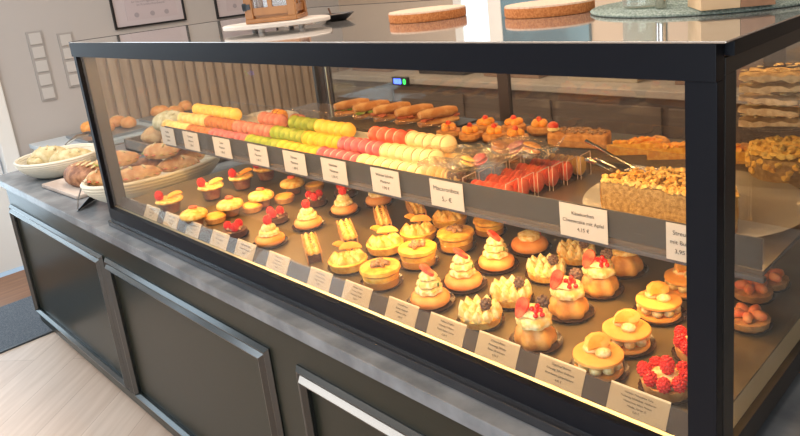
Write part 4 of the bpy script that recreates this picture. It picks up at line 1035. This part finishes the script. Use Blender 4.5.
# oval basket beside the case with sandwiches
ob = (-2.45, .285)
coil_bowl('oval_basket', 'long oval rattan basket of sandwiches standing against the left end of the case', (ob[0], ob[1], ZC+.001), .20, .118, sx=.95, sy=1.45, group='rattan bread baskets')
tmp = [((-2.50, .10), .5, bread_m, 'filled bread roll at the front of the oval basket'), ((-2.40, .20), .9, bread_m, 'filled bread roll second from the front in the oval basket'),
       ((-2.52, .27), 1.0, darkbread_m, 'dark filled roll in the middle of the oval basket'), ((-2.38, .36), .8, bread_m, 'filled bread roll at the right side of the oval basket'), ((-2.49, .45), .7, bread_m, 'filled bread roll at the back of the oval basket')]
tmp = [(a, b, c, d, .092) for a, b, c, d in tmp] + [((-2.49, .16), 1.2, bread_m, 'filled roll lying on top at the front of the oval basket', .152), ((-2.43, .32), .4, bread_m, 'filled roll lying on top in the middle of the oval basket', .152), ((-2.47, .43), 1.3, darkbread_m, 'dark filled roll lying on top at the back of the oval basket', .152)]
for (x, y), rz, m, lb, zz in tmp:
    t = loaf(lb, (x, y, ZC+zz), (.085, .045, .036), rz, m, .1, 2, 'filled_roll', 'sandwich')
    bm = B()
    for i in range(12): a = 2*PI*i/12; ball(bm, (.082*math.cos(a), .044*math.sin(a), .026), (.014, .010, .004), noise=.2, sub=1)
    obj('salad_filling', bm, mat('salad_mix', (.30, .30, .06), .5, col2=(.55, .10, .05), nscale=50), t)
# pile of loaves on a crate behind
t = thing('bread_crate', 'shallow brown crate of large loaves behind the oval basket', 'crate', (-3.06, .74, ZC+.001))
bm = B(); box(bm, -.42, .42, -.17, .17, 0, .012); box(bm, -.42, .42, -.17, -.155, 0, .06); box(bm, -.42, .42, .155, .17, 0, .06); box(bm, -.42, -.405, -.17, .17, 0, .06); box(bm, .405, .42, -.17, .17, 0, .06)
obj('crate_body', bm, mat('brown_crate', (.16, .12, .09), .5), t, smooth=False)
for (x, y, z), rz, m, lb in (((-3.33, .74, .018), 1.2, bread_m, 'brown loaf at the left of the brown crate'), ((-3.08, .74, .018), 1.3, bread_m, 'brown loaf in the middle of the brown crate'), ((-2.83, .74, .018), 1.2, bread_m, 'brown loaf at the right of the brown crate'),
                           ((-3.20, .73, .100), .2, palebread_m, 'pale floured loaf lying on top of the other loaves'), ((-2.92, .73, .100), .3, darkbread_m, 'dark loaf lying on top of the other loaves')):
    loaf(lb, (x, y, ZC+z), (.125, .085, .062), rz, m, 0, 3, 'bread_loaf')
# covered trays and rolls on side cabinet
for k, (x, y, lb) in enumerate(((-4.36, .80, 'steel tray with rolls on the side cabinet, nearer one'), (-4.36, 1.30, 'steel tray with rolls on the side cabinet, farther one'))):
    bm = B(); box(bm, x-.2, x+.2, y-.2, y+.2, .852, .870, .004); tag(obj('steel_tray', bm, mat('grey_metal', (.34, .36, .38), .3, metal=.6)), lb, 'tray', 'trays on the side cabinet')
k = 0
for (x, y) in ((-4.45, .72), (-4.30, .76), (-4.42, .90), (-4.28, .92), (-4.45, 1.22), (-4.30, 1.26), (-4.42, 1.40)):
    loaf(['golden roll at the left front of the nearer steel tray', 'golden roll at the right front of the nearer steel tray', 'golden roll at the left back of the nearer steel tray', 'golden roll at the right back of the nearer steel tray',
          'golden roll at the left front of the farther steel tray', 'golden roll at the right front of the farther steel tray', 'golden roll at the back of the farther steel tray'][k], (x, y, .872), (.07, .05, .045), k, bun_m, 0, 1, 'bread_roll', 'bread', 'rolls on the steel trays'); k += 1
# tongs on the counter behind the round basket
t = thing('bread_tongs', 'steel bread tongs lying behind the round basket', 'tongs', (0, 0, 0))
a, b = at(66, 146, ZC), at(90, 136, ZC)
for s in (-1, 1):
    bm = B(); tube(bm, [a+Vector((0, 0, .008)), a.lerp(b, .5)+Vector((s*.02, 0, .03)), b+Vector((s*.035, 0, .012))], .006); obj('arm', bm, chrome_m, t)
    bm = B(); ball(bm, b+Vector((s*.035, 0, .014)), (.04, .03, .012)); obj('scoop', bm, mat('dark_steel', (.2, .2, .2), .25, metal=1), t)

# ------------------------------------------------------------------ wall things
def switch_panel(y0, z1, n, s, lb):
    t = thing('switch_panel', lb, 'switch', (XW+.001, y0, z1), 0, 'switch columns on the left wall')
    bm = B(); box(bm, 0, .008, -s/2-.004, s/2+.004, -n*s-.004, .004, .002); obj('surround', bm, mat('switch_surround', (.36, .345, .335), .4), t)
    for k in range(n):
        bm = B(); box(bm, .008, .014, -s*.40, s*.40, -(k+1)*s+s*.10, -k*s-s*.10, .003); obj('rocker', bm, mat('switch_plastic', (.52, .51, .50), .35), t)
p1 = (-4.75, .61, 1.56)
switch_panel(.612, 1.56, 5, .092, 'tall white column of five switches, left one on the grey wall')
switch_panel(.80, 1.525, 4, .092, 'white column of four switches, right one beside the case')
def framed(y0, y1, z0, z1, lb, marks):
    t = thing('framed_certificate', lb, 'picture frame', (XW+.001, (y0+y1)/2, z0), 0, 'framed certificates')
    w2 = (y1-y0)/2; h = z1-z0; s = .014
    bm = B(); box(bm, 0, .02, -w2, w2, 0, s); box(bm, 0, .02, -w2, w2, h-s, h); box(bm, 0, .02, -w2, -w2+s, s, h-s); box(bm, 0, .02, w2-s, w2, s, h-s); obj('frame', bm, black_m, t, smooth=False)
    bm = B(); box(bm, 0, .008, -w2+s, w2-s, s, h-s); obj('mount', bm, mat('lilac_paper', (.52, .47, .50), .6), t, smooth=False)
    bm = B(); box(bm, .008, .010, -w2+.10, w2-.06, .05, h-.04); obj('certificate_sheet', bm, mat('certificate_paper', (.50, .44, .47), .6), t, smooth=False)
    text('printed_text', ['Auszeichnung', 'für hervorragende Leistungen', 'im Konditorhandwerk'], t, mat('grey_print', (.28, .25, .28), .7), .024, (.0105, .02, .18), (PI/2, 0, PI/2))
    for dy in (-.10, .02, .13):
        bm = B(); lathe(bm, [(.018, 0), (.018, .0006)], 20, rot=Matrix.Rotation(PI/2, 3, 'Y')); lathe(bm, [(.012, .0006), (.012, .0010)], 20, rot=Matrix.Rotation(PI/2, 3, 'Y'))
        obj('seal', bm, mat('seal_grey', (.34, .31, .34), .6), t, loc=(.0101, dy, .085))
framed(1.145, 1.692, 1.50, 1.90, 'black framed certificate on the wall above the left end of the case', 3)
framed(1.955, 2.50, 1.475, 1.88, 'black framed certificate partly hidden behind the wooden lantern', 0)

# ------------------------------------------------------------------ things on the case top
ZL = ZT+.0005
# oval white board with lantern
p0, p1, pc = at(217, 31, ZL), at(305, 25, ZL), Vector((-1.49, .305, 0))
bm = B(); lathe(bm, [(.0001, .010), (.145, .010), (.150, .012), (.150, .020), (.146, .023), (.0001, .023)], 40, sx=1.0, sy=.66, rot=Matrix.Rotation(.72, 3, 'Z'))
for a in (.3, 1.9, 3.4, 5.0): lathe(bm, [(.008, 0), (.008, .012)], 10, (.09*math.cos(a), .07*math.sin(a), 0))
o = obj('oval_board', bm, mat('whitewashed_wood', (.66, .60, .54), .4), loc=(-1.30, .235, ZL)); tag(o, 'oval whitewashed board under the lantern on the case top', 'board')
t = thing('lantern', 'honey wood lantern with glass panes standing on the oval board', 'lantern', (-1.305, .245, ZL+.0235), .72)
s = .058
bm = B(); box(bm, -s-.012, s+.012, -s-.012, s+.012, 0, .012, .002); box(bm, -s, s, -s, s, .012, .022); obj('base', bm, wood_m, t)
bm = B(); box(bm, -s-.012, s+.012, -s-.012, s+.012, .235, .25, .003); obj('lid', bm, wood_m, t)
bm = B()
for sx_ in (-1, 1):
    for sy_ in (-1, 1): box(bm, sx_*s-.011, sx_*s+.011, sy_*s-.011, sy_*s+.011, .012, .236, .002)
for sy_ in (-1, 1):
    for zz in (.030, .225): box(bm, -s, s, sy_*s-.006, sy_*s+.006, zz-.010, zz+.010); box(bm, sy_*s-.006, sy_*s+.006, -s, s, zz-.010, zz+.010)
    box(bm, -.006, .006, sy_*s-.005, sy_*s+.005, .03, .225); box(bm, sy_*s-.005, sy_*s+.005, -.006, .006, .03, .225)
obj('wooden_frame', bm, wood_m, t)
bm = B()
for sy_ in (-1, 1): box(bm, -s, s, sy_*s-.001, sy_*s+.001, .03, .225); box(bm, sy_*s-.001, sy_*s+.001, -s, s, .03, .225)
obj('glass_pane', bm, glassmat('lantern_glass', (.9, .92, .95), 1.5, haze=.12), t, smooth=False)
bm = B(); lathe(bm, [(.034, .0225), (.034, .13), (.0001, .13)], 24); obj('candle', bm, mat('white_wax', (.80, .78, .74), .4, sss=.2), t)
bm = B(); box(bm, -s-.014, -s-.004, -s-.014, -s-.010, .035, .055); box(bm, -s-.015, -s+.006, -s-.014, -s-.010, .038, .052); obj('hinge', bm, black_m, t, smooth=False)
# ceramic dish and tool on the top
p = at(331, 21, ZL)
bm = B(); lathe(bm, [(.0001, 0), (.03, 0), (.034, .003), (.055, .018), (.053, .019), (.03, .006), (.0001, .005)], 28)
t = thing('black_bowl', 'small shallow black bowl on the case top right of the lantern', 'bowl', (p.x, p.y+.02, ZL)); obj('bowl', bm, black_m, t)
bm = B(); tube(bm, [(-.02, 0, .012), (-.03, .0, .035)], .003); ball(bm, (0, 0, .012), (.03, .03, .006)); obj('brown_content', bm, choc_m, t)
bm = B(); box(bm, -.05, .05, -.03, .03, 0, .006, .002); o = obj('card_tray', bm, chrome_m, loc=(p.x-.13, p.y-.01, ZL), rz=.6); tag(o, 'small flat steel tray between the lantern and the black bowl', 'tray')
# cork trivets
for (cx_, cy_, lb) in ((-.852, .372, 'round cork trivet on the case top, left one with pinkish face'), (-.518, .402, 'round cork trivet on the case top, right one')):
    t = thing('cork_trivet', lb, 'trivet', (cx_, cy_, ZL), 0, 'cork trivets on the case top')
    bm = B(); lathe(bm, [(.0001, 0), (.093, 0), (.095, .003), (.095, .020), (.0001, .020)], 48); obj('cork_slab', bm, cork_m, t)
    bm = B(); lathe(bm, [(.0001, .020), (.0945, .020), (.0935, .0235), (.0001, .0235)], 48); obj('smooth_face', bm, corktop_m, t)
# woven mat with jar, boxes, basket
mc = (-.215, .475)
bm = B()
r = .012
while r < .208:
    lathe(bm, [(r-.0045, .001), (r-.005, .004), (r, .0075), (r+.005, .004), (r+.0045, .001)], 60, cap=False); r += .0085
lathe(bm, [(.0001, 0), (.208, 0), (.210, .003), (.0001, .003)], 60)
o = obj('woven_mat', bm, weave_m, loc=(mc[0], mc[1], ZL)); tag(o, 'round sage green woven mat on the right end of the case top', 'mat')
ZM = ZL+.0085
p = at(637, 8, ZM)
t = thing('glass_jar', 'clear glass jar on the woven mat beside the wooden box', 'jar', (p.x, p.y+.03, ZM))
bm = B(); lathe(bm, [(.0001, 0), (.036, 0), (.041, .004), (.041, .11), (.035, .12), (.035, .13), (.033, .13), (.033, .118), (.038, .108), (.038, .006), (.0001, .005)], 32); obj('glass_body', bm, glassmat('jar_glass', (.86, .90, .86), 1.5, haze=.15), t)
bm = B(); lathe(bm, [(.037, .13), (.037, .145), (.0001, .146)], 28); obj('lid', bm, chrome_m, t)
p = at(658, 9, ZM); bm = B(); lathe(bm, [(.0001, 0), (.009, 0), (.010, .003), (.010, .07), (.0001, .072)], 18); o = obj('metal_shaker', bm, chrome_m, loc=(p.x, p.y+.012, ZM)); tag(o, 'slim metal shaker between the glass jar and the wooden box', 'shaker')
t = thing('wooden_box', 'tall box with pale and brown wooden faces on the woven mat', 'box', (-.120, .335, ZM), .62)
bm = B(); box(bm, -.052, .008, -.05, .05, 0, .13, .001); obj('pale_half', bm, wood2_m, t)
bm = B(); box(bm, .0085, .060, -.05, .05, 0, .13, .001); obj('brown_half', bm, mat('mid_brown_wood', (.30, .16, .09), .5, col2=(.40, .22, .13), nscale=20, stretch=(1, 1, .2)), t)
t = thing('woven_basket', 'sage green woven basket at the right rear edge of the woven mat', 'basket', (-.085, .53, ZM))
bm = B(); lathe(bm, [(.0001, 0), (.068, 0), (.075, .01), (.082, .10), (.078, .10), (.070, .012), (.0001, .008)], 48, n=24, amp=.02); obj('body', bm, weave_m, t)

# ------------------------------------------------------------------ background behind the case
def crate(x, z, c, lb):
    t = thing('bread_shelf_box', lb, 'box', (x, 2.75, z), 0, 'boxes on the back cabinet')
    bm = B(); box(bm, -.22, .22, -.16, .16, 0, .24, .004); obj('body', bm, c, t)
    bm = B(); box(bm, -.225, .225, -.165, .165, .24, .27, .004); obj('lid', bm, mat('dark_lid', (.06, .045, .04), .5), t)
brn = mat('brown_board', (.26, .15, .10), .6, col2=(.32, .2, .14), nscale=9)
for i, (x, c, lb) in enumerate(((-3.7, brn, 'brown box at the left end of the back cabinet'), (-2.95, mat('dark_box', (.03, .03, .035), .5), 'dark box second from the left on the back cabinet'), (-2.35, brn, 'brown box in the middle of the back cabinet'),
                               (-1.7, mat('sand_box', (.5, .4, .28), .6), 'sand coloured box right of the middle on the back cabinet'), (-1.05, brn, 'brown box at the right of the back cabinet'))):
    crate(x, .9705, c, lb)
t = thing('wall_shelf', 'dark wall shelf above the back cabinet', 'shelf', (0, 0, 0))
bm = B(); box(bm, -4.1, -3.34, 2.95, 3.19, 1.30, 1.33); box(bm, -2.05, 1.2, 2.95, 3.19, 1.30, 1.33); obj('board', bm, brn, t, smooth=False)
k = 0
for i in range(9):
    x = -1.95+i*.22
    bm = B(); lathe(bm, [(.0001, 0), (.06, 0), (.062, .004), (.062, .13), (.05, .15), (.0001, .152)], 20)
    o = obj('canister', bm, [brn, mat('pinkish_tin', (.45, .26, .22), .4), mat('dark_tin', (.03, .03, .035), .4)][i % 3], loc=(x, 3.07, 1.3305)); tag(o, ['brown', 'pinkish', 'dark'][i % 3]+' round canister on the wall shelf, '+['leftmost of all', 'second from the left', 'third from the left', 'fourth from the left', 'fifth from the left', 'sixth from the left', 'third from the right', 'second from the right', 'rightmost of all'][i], 'canister', 'canisters on the wall shelf')
